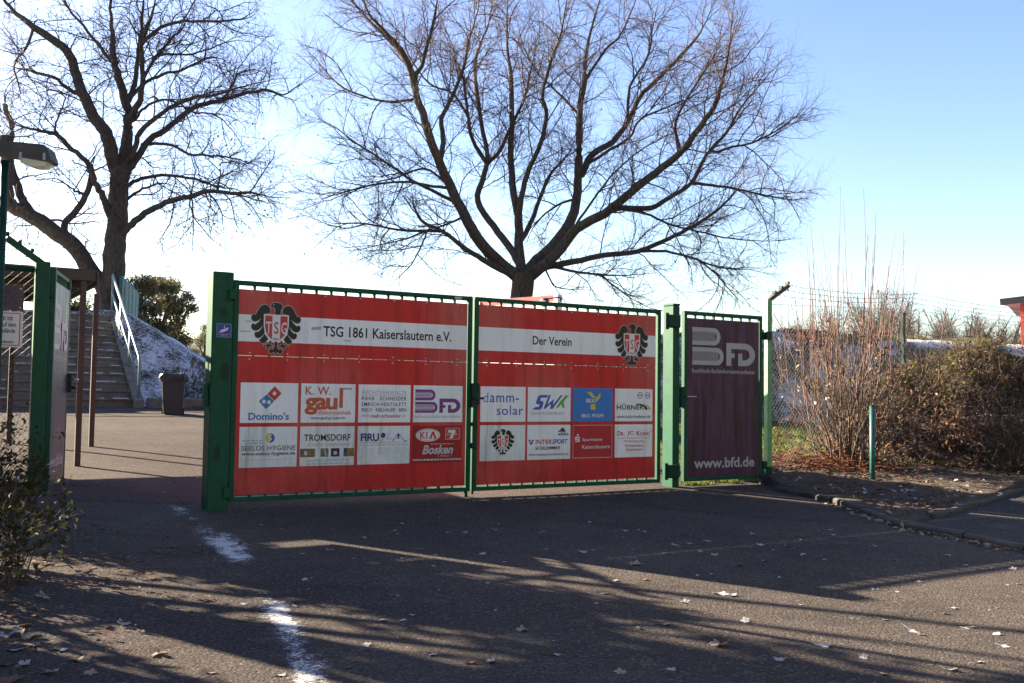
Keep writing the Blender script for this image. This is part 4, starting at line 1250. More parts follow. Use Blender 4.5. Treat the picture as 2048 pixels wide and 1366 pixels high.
LEFT = [
    (118, 80, 0.0, [(490, 1520), (497, 1440), (505, 1370), (515, 1290), (520, 1180), (525, 1100), (535, 1000), (540, 900), (545, 820), (560, 760)]),
    (76, 20, -.25, [(545, 860), (535, 790), (510, 700), (480, 600), (440, 550), (385, 450), (350, 350), (320, 250), (240, 180), (150, 120), (60, 50), (0, -20), (-60, -90)]),
    (72, 16, .2, [(556, 800), (570, 690), (582, 600), (580, 500), (550, 380), (520, 280), (510, 150), (500, 0), (490, -120)]),
    (42, 10, -.3, [(582, 560), (610, 510), (640, 450), (650, 350), (645, 200), (680, 100), (705, 0), (720, -110)]),
    (30, 10, .35, [(575, 470), (600, 420), (620, 340), (630, 230), (648, 100), (655, 0), (660, -100)]),
    (90, 50, -.3, [(505, 1400), (470, 1310), (410, 1230), (330, 1110), (250, 1060), (170, 1000), (100, 960), (45, 925), (28, 850), (35, 740), (20, 620)]),
    (46, 22, .2, [(150, 985), (110, 920), (80, 850), (60, 780), (45, 700), (55, 580), (20, 480)]),
    (38, 14, -.4, [(510, 1000), (485, 940), (460, 880), (430, 830), (415, 770), (390, 730), (330, 680), (250, 610), (160, 590), (80, 570), (0, 520)]),
    (36, 24, .2, [(295, 1070), (300, 1010), (370, 930), (400, 860), (418, 790)]),
    (42, 7, -.3, [(560, 1060), (600, 1020), (680, 960), (780, 915), (880, 890), (950, 870), (1060, 880), (1150, 880), (1250, 900), (1340, 900)]),
    (22, 6, .4, [(560, 930), (600, 890), (650, 860), (740, 835), (830, 860)]),
    (24, 6, .3, [(570, 850), (610, 828), (680, 805), (800, 800), (900, 820), (1000, 850), (1100, 870), (1180, 900)]),
    (42, 7, .2, [(575, 790), (610, 740), (680, 640), (780, 570), (880, 490), (1000, 460), (1100, 430), (1220, 410), (1290, 430), (1370, 380), (1440, 330)]),
    (34, 6, -.3, [(575, 740), (610, 690), (640, 600), (740, 510), (860, 450), (960, 435), (1050, 410), (1200, 370), (1380, 350)]),
    (20, 5, .4, [(650, 660), (700, 655), (780, 660), (860, 700), (960, 710), (1060, 720), (1180, 760), (1250, 810)]),
    (17, 4, -.4, [(585, 570), (620, 535), (660, 490), (740, 455), (820, 470), (870, 510), (970, 520), (1040, 570), (1100, 660), (1130, 720)]),
    (20, 5, .3, [(590, 450), (660, 380), (740, 340), (850, 310), (950, 260), (1010, 270), (1080, 310)]),
    (21, 5, -.3, [(645, 200), (700, 150), (780, 105), (900, 95), (1040, 95), (1130, 70), (1180, 20)]),
    (17, 5, .5, [(648, 380), (700, 270), (770, 190), (820, 140), (840, 110), (900, 20)]),
    (15, 4, .3, [(700, 262), (780, 245), (880, 245), (960, 220), (1080, 185), (1200, 210)]),
    (26, 7, .3, [(400, 475), (360, 430), (320, 410), (240, 350), (160, 330), (80, 310), (0, 280)]),
    (15, 4, -.3, [(372, 880), (340, 870), (320, 850), (240, 810), (160, 830)]),
    (24, 8, .3, [(518, 290), (460, 220), (380, 120), (290, 10), (250, -60)]),
    (9, 3, .3, [(860, 895), (880, 980), (960, 1080), (1080, 1180)]), (9, 3, -.3, [(870, 900), (880, 1050), (870, 1200)]),
    (9, 3, .3, [(1090, 885), (1160, 960), (1220, 1080)]), (9, 3, -.4, [(950, 872), (1000, 950), (1020, 1050)]),
    (10, 3, .4, [(250, 605), (260, 540), (290, 480), (290, 430), (220, 410), (150, 440)]),
    (13, 4, -.3, [(400, 780), (440, 770), (500, 740), (540, 700)]),
    (12, 4, .3, [(300, 1010), (240, 1000), (180, 1010), (100, 1030), (10, 990)]),
    (14, 4, -.4, [(150, 120), (120, 220), (60, 300), (90, 420), (40, 480)]),
    (12, 4, .4, [(1000, 460), (1060, 390), (1080, 340), (1160, 320), (1260, 350)]),
    (11, 4, .3, [(990, 860), (1005, 800), (1010, 745), (1080, 740), (1170, 800)]),
    (9, 3, .4, [(310, 1020), (360, 1015), (430, 1010), (480, 1030)]),
    (13, 4, .5, [(690, 640), (640, 700), (700, 760), (800, 770)]),
]
TL_Y = 28.0
p = at(219, 600, TL_Y)
zt = 3.15
TLo = thing('bare_tree', 'gnarled bare tree with a second leaning stem, standing at the top of the concrete stairs', 'tree', (p.x, TL_Y, zt - .1))
limbs = limbs_from_trace(LEFT, 0, 0, 2.277, TL_Y, rnd, 1.6)
for i in range(4): limbs[0][1][i] *= 1.2 - .05 * i
lv = branchlets(limbs[1:], rnd, [(0.27, 2.3, 0.022, 8, .95), (0.16, 1.1, 0.0105, 5, .9), (0.125, 0.42, 0.006, 3, .85)], 0.09, 0.24, 0.10)
O = TLo.location
tubes_mesh('trunk', local(limbs, O), M['bark'], TLo, 9)
tubes_mesh('branches', local(lv[0], O), M['bark'], TLo, 5)
tubes_mesh('twigs', local(lv[1] + lv[2], O), M['twig_left'], TLo, 3)
tips = [q[0][-1] for q in lv[2]]
leaf_cards('last_leaves', [tuple(a - b for a, b in zip(rnd.choice(tips), O)) for _ in range(420)], 0.05, M['leaf_brown'], TLo, rnd)
# ------------------------------------------------------------------ left side: open gate, mesh fence, signs, lamp, shelter
C_, S_ = math.cos(YAW), math.sin(YAW)
op = Vector((-4.62, 9.72, 0)); op.z = G(op.x, op.y) - 0.02
OP = fence_post(op.x, op.y, op.z, 'dark green fence post with bent barbed wire arm, hinging the open gate beside the signs', YAW, (-0.34, -0.10), 2.30, 'green', 'angled fence posts', 0.065)
for z in (0.25, 1.95):
    mb = MB(); mb.box((0.0652, -0.05, z), (0.10, 0.05, z + .12), M['green_dark'], .006); mb.build('hinge', OP)
far_end = Vector((-4.90, 10.92, 0)); dv = far_end - Vector((-4.55, 9.74, 0)); oyaw = math.atan2(dv.y, dv.x)
OG = thing('pedestrian_gate', 'matching violet gate standing wide open and seen almost edge-on, at the left fence post', 'gate', (-4.55, 9.74, G(-4.6, 9.7) + 0.04), oyaw)
Wd = dv.length
mb = MB(); F_ = 0.05
mb.box((0, -.05, 0), (F_ + .01, .02, 2.2), M['green'], .004); mb.box((Wd - F_, -.03, 0), (Wd, .02, 2.2), M['green'], .004)
mb.box((F_ + .01, -.02, 0.001), (Wd - F_, .019, .045), M['green'], .004); mb.box((F_ + .01, -.02, 2.155), (Wd - F_, .019, 2.199), M['green'], .004); mb.build('frame', OG)
for i in range(7):
    x = F_ + (Wd - 2 * F_) * (i + 1) / 8; mb = MB(); mb.box((x - .012, 0.0, .044), (x + .012, .016, 2.156), M['green']); mb.build('bar', OG)
mb = MB(); mb.box((.065, -.026, .05), (Wd - .055, -.022, 2.07), M['faded'], 0); pb = mb.build('banner', OG)
A = Art(-.0265); bfd_logo(A, .16, 1.40, Wd - .14, 1.87, 'lgrey', 'faded', 9); A.build('emblem', pb)
A = Art(-.0265); A.cell(0, 0, 1, 1); A.text('buchholz-fachinformationsdienst', .16, 1.29, Wd - .14, 1.345, 'lgrey', .012); A.text('www.bfd.de', .2, .2, Wd - .18, .33, 'lgrey', .025); A.build('lettering', pb)
mb = MB(); mb.box((Wd - .045, -.075, .96), (Wd + .0, -.031, 1.16), M['green_dark'], .004); lk = mb.build('lock_case', OG)
mb = MB(); mb.tube([(Wd - .02, -.075, 1.10), (Wd - .02, -.12, 1.10), (Wd + .09, -.12, 1.10)], .013, M['steel'], 8); mb.tube([(Wd - .02, -.075, 1.01), (Wd - .02, -.11, 1.01), (Wd + .06, -.11, 1.01)], .016, M['black'], 8); mb.build('handle', lk, True)


def mesh_fence(name, label, a, b, h0, h1, zb0, zb1, pitch, wire, toprail=None, barbs=0, arm=(0, 0), posts=(), group=None):
    """diamond wire mesh between two ground points (wires only; posts are children)"""
    a, b = Vector((a[0], a[1], 0)), Vector((b[0], b[1], 0))
    L = (b - a).length; rz = math.atan2(b.y - a.y, b.x - a.x)
    t = thing(name, label, 'fence', (a.x, a.y, 0), rz, group)
    zb = lambda x: zb0 + (zb1 - zb0) * x / L
    hh = lambda x: h0 + (h1 - h0) * x / L
    mb = MB(); H = max(h0, h1); k = int((L + H) / pitch) + 1
    tubes = []
    for sgn in (1, -1):
        for i in range(-int(H / pitch), int(L / pitch) + 1):
            x0 = i * pitch; p0, p1 = (x0, 0.0), (x0 + H, H)
            if sgn < 0: p0, p1 = (x0 + H, 0.0), (x0, H)
            q = []
            for tt in np.linspace(0, 1, 2 * int(H / pitch) + 1):
                x, z = p0[0] + (p1[0] - p0[0]) * tt, p0[1] + (p1[1] - p0[1]) * tt
                if 0 <= x <= L: q.append((x, 0.004 * sgn, zb(x) + 0.04 + z / H * (hh(x) - .04)))
            if len(q) > 2: tubes.append((q, [wire] * len(q)))
    tubes_mesh('wire_mesh', tubes, M['wire'], t, 3)
    for i in range(barbs):
        k = .3 + .33 * i; mb = MB(); r_ = random.Random(i)
        o0 = (arm[0] * k, arm[1] * k, .2 * k + .06)
        n_ = 24; pts = [(L * j / n_ + o0[0], o0[1], zb(L * j / n_) + hh(L * j / n_) + o0[2] - .05 * math.sin(math.pi * j / n_) + r_.uniform(-.006, .006)) for j in range(n_ + 1)]
        mb.tube(pts, .0028, M['wire'], 4)
        for j in range(int(L / .11)):
            x = .06 + j * .11; f = x / L * n_; a_, b_ = pts[int(f)], pts[min(n_, int(f) + 1)]; c = [a_[q] + (b_[q] - a_[q]) * (f - int(f)) for q in range(3)]
            an = r_.uniform(0, 3.14); mb.tube([(c[0] - .01, c[1] - .02 * math.cos(an), c[2] - .02 * math.sin(an)), (c[0] + .01, c[1] + .02 * math.cos(an), c[2] + .02 * math.sin(an))], .003, M['wire'], 3)
        mb.build('barbed_wire', t)
    mb = MB(); zz = [(x, 0, zb(x) + hh(x)) for x in np.linspace(0, L, 8)]
    if toprail: mb.tube(zz, toprail, M['green_dark'], 8); mb.build('top_rail', t, True)
    else: mb.tube(zz, .003, M['wire'], 4); mb.build('tension_wire', t)
    return t, rz


fl = Vector((op.x - C_ * 4.2, op.y - S_ * 4.2, 0))
mesh_fence('mesh_fence', 'wire mesh fence with a green top rail carrying the two signs at the left edge', (op.x - .07 * C_, op.y - .07 * S_), (fl.x, fl.y), 2.22, 2.22, op.z, G(fl.x, fl.y), .075, .0018, .03, 3, (-.30, .05))

# signs on the mesh
sg0 = Vector((op.x - C_ * .16, op.y - S_ * .16, 0)) + Vector((S_, -C_, 0)) * .05


def sign(name, label, cat, w, z0, z1, mat):
    t = thing(name, label, cat, (sg0.x, sg0.y, 0), YAW)
    mb = MB(); mb.box((-w, 0, z0), (0, .006, z1), M[mat], .002); return t, mb.build('plate', t)


def zat(v, u=57):
    return float(at(u, v, sg0.y).z)


t1, pl = sign('warning_sign', 'white sign with a red border reading Zutritt mit, wired to the mesh fence', 'sign', .62, zat(695), zat(624), 'white')
zA, zB = zat(695), zat(624); hS = zB - zA
A = Art(-.0004); A.cell(-.62, zA, 0, zB)
for r4 in ((.03, .04, .965, .065), (.03, .935, .965, .96), (.03, .065, .045, .935), (.95, .065, .965, .935)): A.rect(*r4, 'pred')
A.build('red_border', pl)
A = Art(-.0004); A.cell(-.62, zA, 0, zB)
xr = .88
for tx, z0_, z1_, x0_, x1_ in (('Zutritt mit', .74, .885, .59, .86), ('Hunden auf dem', .565, .70, .475, .905), ('Sportgelände', .355, .525, .545, .895), ('f.', .24, .345, .575, .60), ('TSG Kaiserslautern', .105, .19, .545, .88)):
    A.text(tx, x0_, z0_, x1_, z1_, 'dink' if z0_ > .2 else 'ink', .022)
A.build('lettering', pl)
t2, pl = sign('information_plate', 'faded violet plate with illegible lines, just above the white sign', 'sign', .62, zat(622), zat(572), 'faded')
zA, zB = zat(622), zat(572)
A = Art(-.0004); A.cell(-.62, zA, 0, zB)
for i in range(3): A.scribble(.1, .68 - .24 * i, .85, .78 - .24 * i, 'plum', 7, i)
A.build('lettering', pl)
for z in (zA + .03, zB - .03):
    mb = MB(); mb.tube([(-.03, -.004, z), (-.03, .01, z)], .008, M['steel'], 8); mb.build('screw', pl)

# lamp
lx, ly = at(1, 600, 8.75).x, 8.75
LP = thing('street_lamp', 'green post with a box-shaped lamp and pale glass underneath, at the upper left', 'lamp', (lx - .01, ly, G(lx, ly)), 0.1)
zl = float(at(50, 322, ly).z) - G(lx, ly)
mb = MB(); mb.tube([(0, 0, -.1), (0, 0, zl)], .034, M['green_dark'], 12); mb.build('pole', LP, True)
mb = MB()
hd = [(-.34, .02), (.36, -.025), (.39, -.05), (.425, -.155), (.405, -.175), (.0, -.115), (-.34, -.075)]
mb.mesh([(x, -.10, zl + .16 + z) for x, z in hd] + [(x, .10, zl + .16 + z) for x, z in hd], [(i, (i + 1) % 7, 7 + (i + 1) % 7, 7 + i) for i in range(7)] + [(6, 5, 4, 3, 2, 1, 0), tuple(range(7, 14))], M['lamptop']); mb.build('housing', LP)
mb = MB(); gp = [(.14, -.137), (.395, -.175), (.36, -.215), (.27, -.218), (.165, -.185)]
mb.mesh([(x, -.075, zl + .16 + z) for x, z in gp] + [(x, .075, zl + .16 + z) for x, z in gp], [(i, (i + 1) % 5, 5 + (i + 1) % 5, 5 + i) for i in range(5)] + [(4, 3, 2, 1, 0), tuple(range(5, 10))], M['lampglass']); mb.build('glass_cover', LP)
for x in (.17, .37):
    mb = MB(); mb.box((x - .012, -.108, zl + .16 - .165), (x + .012, -.1005, zl + .16 - .10), M['steel'], .002); mb.build('clip', LP)

# shelter
sx, sy, sz = -5.05, 12.0, 2.93
SH = thing('open_shelter', 'brown steel shelter with a flat ribbed roof on thin posts, in front of the stairs', 'shelter', (sx, sy, 0), YAW)
mb = MB(); RL, RD = 4.4, 3.3
mb.box((-RL, .04, .03 + sz), (-.04, RD - .04, .07 + sz), M['brown_metal'])
for i in range(13):
    y = .15 + i * .245; mb.box((-RL + .01, y, sz - .01), (-.045, y + .09, sz + .029), M['brown_metal'])
mb.build('roof', SH)
mb = MB(); mb.box((-RL, 0, sz - .055), (0, .038, sz + .085), M['brown_metal'], .004); mb.box((-RL, RD - .038, sz - .055), (0, RD, sz + .085), M['brown_metal'], .004); mb.build('fascia', SH)
mb = MB(); mb.box((-.038, .0385, sz - .055), (0, RD - .0385, sz + .085), M['brown_metal'], .004)
mb.box((.0, -.02, sz - .11), (.03, RD + .02, sz + .06), M['brown_metal'], .006); mb.build('gutter', SH)
for y in (.35, RD - .35):
    mb = MB(); mb.box((-RL + .02, y - .04, sz - .12), (-.06, y + .04, sz - .011), M['brown_metal'], .004); mb.build('beam', SH)


def shpost(u, v, zt):
    q = og(u, v); lx_ = (q.x - sx) * C_ + (q.y - sy) * S_; ly_ = -(q.x - sx) * S_ + (q.y - sy) * C_
    mb = MB(); mb.box((lx_ - .033, ly_ - .033, q.z - .1), (lx_ + .033, ly_ + .033, zt), M['brown_metal'], .004); mb.build('post', SH)


shpost(154, 932, sz - .056); shpost(182, 893, sz - .012); shpost(17, 887, sz - .012)

# trash bin with its bag
q = og(345, 829)
TB = thing('trash_bin', 'dark grey wheeled bin with black bag folded over its rim, before the snowy bank', 'bin', (q.x, q.y, q.z), .3)
mb = MB(); k = 16
def rr(w, d, z, r_=.06): return [(sx_ * (w / 2 - r_) + r_ * math.cos(a), sy_ * (d / 2 - r_) + r_ * math.sin(a), z) for sx_, sy_, a0 in ((1, 1, 0), (-1, 1, 90), (-1, -1, 180), (1, -1, 270)) for a in np.radians(np.linspace(a0, a0 + 90, 4))]
rings = [rr(.36, .38, .02), rr(.40, .42, .3), rr(.45, .47, .74), rr(.49, .51, .75), rr(.49, .51, .80), rr(.43, .45, .80), rr(.41, .43, .55)]
V_ = [p_ for r_ in rings for p_ in r_]
mb.mesh(V_, [(a * k + i, a * k + (i + 1) % k, a * k + k + (i + 1) % k, a * k + k + i) for a in range(len(rings) - 1) for i in range(k)] + [tuple(range(k - 1, -1, -1)), tuple(range(6 * k, 7 * k))], M['black']); mb.build('body', TB)
mb = MB(); r_ = random.Random(5); k = 28; rings = []
for z, s_ in ((.68, 1.08), (.76, 1.1), (.835, 1.05), (.85, .95), (.80, .86), (.66, .8)):
    rings.append([((.245 + r_.uniform(-.018, .018)) * s_ * np.sign(math.cos(a)) * abs(math.cos(a)) ** .45, (.255 + r_.uniform(-.018, .018)) * s_ * np.sign(math.sin(a)) * abs(math.sin(a)) ** .45, z + r_.uniform(-.03, .03)) for a in np.linspace(0, 6.283, k + 1)[:-1]])
mb.mesh([p_ for a in rings for p_ in a], [(a * k + i, a * k + (i + 1) % k, a * k + k + (i + 1) % k, a * k + k + i) for a in range(5) for i in range(k)], M['black']); mb.build('bin_bag', TB)
for s_ in (-.2, .2):
    mb = MB(); mb.tube([(s_ - .02, .2, .08), (s_ + .02, .2, .08)], .08, M['black'], 14); mb.build('wheel', TB)

# teal panel fence going back along the mound
TF = thing('panel_fence', 'tall teal bar fence running away along the top of the snowy bank', 'fence', (0, 0, 0))
a, b = at(241, 632, 27), at(292, 641, 50)
za, zb_ = at(241, 552, 27).z, at(292, 600, 50).z
for i in range(9):
    f = (i / 8) ** 1.3; c = a.lerp(b, f); zt = za + (zb_ - za) * f
    mb = MB(); mb.box((c.x - .045, c.y - .045, c.z - 1.2), (c.x + .045, c.y + .045, zt), M['teal']); mb.build('post', TF)
mb = MB()
for i in range(330):
    f = i / 329; c = a.lerp(b, f); zt = za + (zb_ - za) * f; mb.bar((c.x, c.y, c.z - .6), (c.x, c.y, zt - .03), .03, .018, M['teal'], (0, 1, 0))
for z in np.linspace(0, 1, 8): mb.bar((a.x, a.y, a.z - .5 + (za - a.z + .45) * z), (b.x, b.y, b.z - .5 + (zb_ - b.z + .45) * z), .02, .02, M['teal'])
mb.build('bar_panel', TF)

# ------------------------------------------------------------------ board and floodlight behind the gate
# boards stand behind the right leaf; only their tops show over the rail
bp0, bp1 = at(962, 597, 15.2), at(1112, 590, 14.2)
BD = thing('club_board', 'red topped white club board on a post, showing above the red gate', 'sign', (bp1.x, bp1.y, 0))
dx = bp0 - bp1; by_ = math.atan2(-dx.y, -dx.x); BD.rotation_euler = (0, 0, by_); BW = Vector((dx.x, dx.y)).length
zt = bp1.z
mb = MB(); mb.box((-BW, 0, zt - 1.5), (-.03, .06, zt - .09), M['white'], .004); mb.build('panel', BD)
mb = MB(); mb.box((-BW, -.002, zt - .0895), (-.03, .062, zt), M['pred'], .003); mb.build('red_header', BD)
mb = MB(); mb.box((-.0295, -.02, G(bp1.x, bp1.y) - .1), (.05, .08, zt + .01), M['steel'], .004); mb.build('post', BD)
mb = MB(); mb.box((-BW - .05, -.02, G(bp1.x, bp1.y) - .1), (-BW - .0005, .08, zt - .02), M['steel'], .004); mb.build('post', BD)
A = Art(-.0004); A.cell(-BW, zt - 1.5, -.03, zt - .09); A.text('Verein  2015', .45, .86, .93, .925, 'dink', .01) if False else A.scribble(.42, .87, .95, .92, 'dink', 4, 3); A.build('lettering', BD)
fq = at(1090, 598, 14.0)
FLt = thing('floodlight', 'small black floodlight on a short arm above the club board', 'lamp', (fq.x, fq.y, fq.z - .03), by_)
mb = MB(); mb.bar((0.02, .06, .04), (.19, .12, .055), .018, .018, M['black']); mb.tube([(.19, .12, .06), (.19, .12, -.0)], .012, M['black'], 8); mb.build('arm', FLt)
mb = MB(); mb.tube([(-.02, .08, .03), (0, .02, .005), (.01, -.03, -.02), (.012, -.05, -.03)], [.025, .05, .062, .066], M['black'], 14); mb.build('lamp_head', FLt, True)
mb = MB(); mb.tube([(.012, -.0502, -.0301), (.0125, -.053, -.032)], [.056, .05], M['lampglass'], 14); mb.build('glass', FLt)

# ------------------------------------------------------------------ right side
F2 = Vector((6.15, 15.6, 0)); F2.z = G(F2.x, F2.y) + .15
FP2 = fence_post(F2.x, F2.y, F2.z, 'slim green fence post half hidden behind the tall bare shrub', .7, None, 2.28, 'green_dark', 'plain fence posts', .03)
F3 = Vector((10.2, 19.2, 0)); F3.z = G(F3.x, F3.y) + .4
fp = Vector((FP.location.x, FP.location.y, 0))
mesh_fence('mesh_fence', 'wire mesh fence with barbed wire, from the violet gate to behind the bare shrub', (fp.x + .06, fp.y + .05), (F2.x, F2.y), 2.36, 2.33, FP.location.z, F2.z, .075, .0016, None, 3, (.2, -.15))
mesh_fence('mesh_fence', 'wire mesh fence with barbed wire, beyond the bare shrub towards the red hut', (F2.x, F2.y), (F3.x, F3.y), 2.33, 2.1, F2.z, F3.z, .075, .0016, None, 3, (.1, -.15))

q = Vector((og(1745, 985).x, og(1745, 985).y, 0)); q = og(1745, 975); SP = thing('short_post', 'short rusty teal post standing alone in the soil bed', 'post', (q.x, q.y, q.z), .5)
zt = at(1745, 812, q.y).z - q.z
mb = MB(); mb.tube([(0, 0, -.15), (0, 0, zt)], .034, M['teal'], 12); mb.build('tube', SP, True)
mb = MB(); mb.tube([(0, 0, zt), (0, 0, zt + .012), (0, 0, zt + .018)], [.037, .037, .02], M['green_dark'], 12); mb.build('cap', SP)

# red hut at the right edge
hq = at(2041, 640, 30)
HT = thing('red_hut', 'red wooden hut with a dark overhanging roof, beyond the bank at the right edge', 'hut', (hq.x, 30, 2.5), -.56)
z2 = at(2041, 606, 30).z - 2.5
mb = MB(); mb.box((0, 0, -.6), (5, 4, z2), M['redwall']); mb.build('wall', HT)
mb = MB()
rv = [(-.5, -.5, z2 - .06), (5.4, -.5, z2 + .50), (5.4, 2, z2 + .62), (-.5, 2, z2 + .06), (5.4, 4.5, z2 + .5), (-.5, 4.5, z2 - .06)]
mb.mesh(rv + [(x, y, z + .16) for x, y, z in rv], [(0, 1, 2, 3), (3, 2, 4, 5), (6, 9, 8, 7), (9, 11, 10, 8), (0, 6, 7, 1), (5, 4, 10, 11), (0, 3, 9, 6), (3, 5, 11, 9), (1, 7, 8, 2), (2, 8, 10, 4)], M['roofdark']); mb.build('roof', HT)
mb = MB(); mb.bar((-.5, -.52, z2 - .0), (5.4, -.52, z2 + .56), .03, .2, M['brown_metal']); mb.build('eaves_board', HT)

# tall bare shrub
rnd = random.Random(5)
q = og(1690, 935); sb_ = Vector((4.72, 14.0, 0)); sb_.z = G(4.72, 14.0) + .22
SHB = thing('bare_shrub', 'tall bare shrub of many reddish upright canes, with rusty leaves about its foot', 'shrub', tuple(sb_))
canes, shoots = [], []
for i in range(96):
    a = rnd.uniform(0, 6.283); r0 = abs(rnd.gauss(0, .17)); lean = abs(rnd.gauss(0, .40)) + .03
    if rnd.random() < .3: lean += .4
    p = [r0 * math.cos(a), r0 * math.sin(a), -.1]; az = a + rnd.gauss(0, .5)
    H = rnd.uniform(1.4, 2.75) * (1 - lean * .25); d = [math.sin(lean) * math.cos(az), math.sin(lean) * math.sin(az), math.cos(lean)]
    nseg = 9; rb = rnd.uniform(.006, .0145); P, R_ = [tuple(p)], [rb]
    for k in range(nseg):
        d = [d[0] + rnd.gauss(0, .14), d[1] + rnd.gauss(0, .14), d[2] + .06]
        l = math.sqrt(sum(c * c for c in d)); d = [c / l for c in d]
        p = [p[j] + d[j] * H / nseg for j in range(3)]; P.append(tuple(p)); R_.append(rb * (1 - .62 * (k + 1) / nseg))
    canes.append((P, R_))
lv = branchlets(canes, rnd, [(.30, .62, .0065, 5, .6), (.22, .30, .0035, 3, .6)], -.03, .13, .35)
for i in range(78):
    P, R_ = rnd.choice(canes); k = rnd.randrange(5, len(P)); p = list(P[k]); L = rnd.uniform(.8, 2.1)
    x0 = p[0]; d = [p[0] * .10 + rnd.gauss(0, .06), p[1] * .1 + rnd.gauss(0, .06), 1]; pts, rad = [tuple(p)], [.0062]
    for j in range(7):
        d[0] += rnd.gauss(0, .02); d[1] += rnd.gauss(0, .02); p = [p[c] + d[c] * L / 7 for c in range(3)]; pts.append(tuple(p)); rad.append(.0066 * (1 - .6 * (j + 1) / 7))
    if p[2] < 3.9: shoots.append((pts, rad))
tubes_mesh('canes', canes, M['cane'], SHB, 6)
tubes_mesh('twigs', lv[0] + lv[1], M['cane'], SHB, 4)
tubes_mesh('shoots', shoots, M['shoot'], SHB, 5)
cs = []
for c in ((-.75, .0, 1.75), (-.45, -.1, 1.7), (.3, 0, 1.8), (-1.0, -.1, .35), (-.75, -.1, .2), (-.5, -.2, .1), (.25, .1, 1.2), (-.3, .0, 1.9), (-.7, -.1, .6), (-.25, -.2, .25), (.55, 0, 1.55), (-.55, -.05, 1.1), (.0, -.2, .12)):
    for _ in range(30): cs.append((c[0] + rnd.gauss(0, .13), c[1] + rnd.gauss(0, .13), c[2] + rnd.gauss(0, .07)))
leaf_cards('rusty_leaves', cs, .034, M['leaf_red'], SHB, rnd)
cs = [tuple(rnd.choice(shoots)[0][rnd.randrange(4, 8)]) for _ in range(9)] + [tuple(rnd.choice(lv[0])[0][-1]) for _ in range(90)]
leaf_cards('last_leaves', cs, .05, M['leaf_tan'], SHB, rnd)

# clipped hedge heaped with leaves
HC = Vector((7.55, 15.3, 0)); HC.z = G(HC.x, HC.y) + .1
HG = thing('clipped_hedge', 'broad dark clipped hedge littered with dead leaves, behind the soil bed at right', 'hedge', tuple(HC))


def hsurf(a, b):
    """a: 0..1 around, b: 0..1 from foot to top of a lumpy mound"""
    x, y = math.cos(a) * 1, math.sin(a) * 1
    bulge = math.sqrt(max(0, 1 - (b ** 2.6)))
    lump = 1 + .12 * math.sin(3 * a + 1) * (1 - b * .5) + .06 * math.sin(7 * a + b * 5) + .22 * (float(fbm([a * 2.2], [b * 4], 1.6, 41)[0]) - .5)
    return (x * 2.45 * bulge * lump, y * 1.55 * bulge * lump, b * (1.68 + .18 * math.sin(2 * a + .6) + .08 * math.sin(5 * a) + .5 * (float(fbm([x * 3 + 9], [y * 3 + 4], 1.3, 43)[0]) - .5)))


mb = MB(); na, nb = 48, 14
for j in range(nb + 1):
    for i in range(na):
        x, y, z = hsurf(i / na * 6.283, j / nb); mb.v.append((x * .93, y * .93, z * .95 - .1))
for j in range(nb):
    for i in range(na):
        mb.f.append((j * na + i, j * na + (i + 1) % na, (j + 1) * na + (i + 1) % na, (j + 1) * na + i)); mb.m.append(0)
mb.mi(M['soil']); mb.build('inner_mass', HG)
tw = []; lg, lb, sn, lr = [], [], [], []
for i in range(15000):
    a = rnd.uniform(2.6, 6.9) if rnd.random() < .85 else rnd.uniform(0, 6.283); b = rnd.random() ** .75
    x, y, z = hsurf(a, b); s_ = rnd.uniform(.90, 1.03); p = (x * s_, y * s_, z * s_)
    d = [x * .35 + rnd.gauss(0, .6), y * .35 + rnd.gauss(0, .6), .35 + b * .4 + rnd.gauss(0, .5)]; l = math.sqrt(sum(c * c for c in d)); L = rnd.uniform(.06, .2) * (1 if rnd.random() > .05 else 2.6)
    tw.append(([p, tuple(p[k] + d[k] / l * L * .5 + rnd.gauss(0, .012) for k in range(3)), tuple(p[k] + d[k] / l * L for k in range(3))], [.0045, .0035, .002]))
    if i % 2 == 0:
        s_ = rnd.uniform(.95, 1.06); p = (x * s_, y * s_, z * s_)
        if z > 1.15 + rnd.uniform(-.35, .2): lg.append(p)
        k_ = float(fbm([p[0]], [p[2]], 2.2, 51)[0])
        if rnd.random() < max(0, (k_ - .42) * 3): lb.append(p)
        if z > 1.1 and rnd.random() < .14: lr.append(p)
        if z > .7 and rnd.random() < .10: sn.append(p)
tubes_mesh('twigs', tw, M['twig'], HG, 3)
leaf_cards('green_leaves', lg, .035, M['leaf_green'], HG, rnd)
leaf_cards('dead_leaves', lb, .05, M['leaf_litter'], HG, rnd)
leaf_cards('frost', sn, .018, M['snow'], HG, rnd)
leaf_cards('rusty_leaves', lr, .036, M['leaf_red'], HG, rnd)


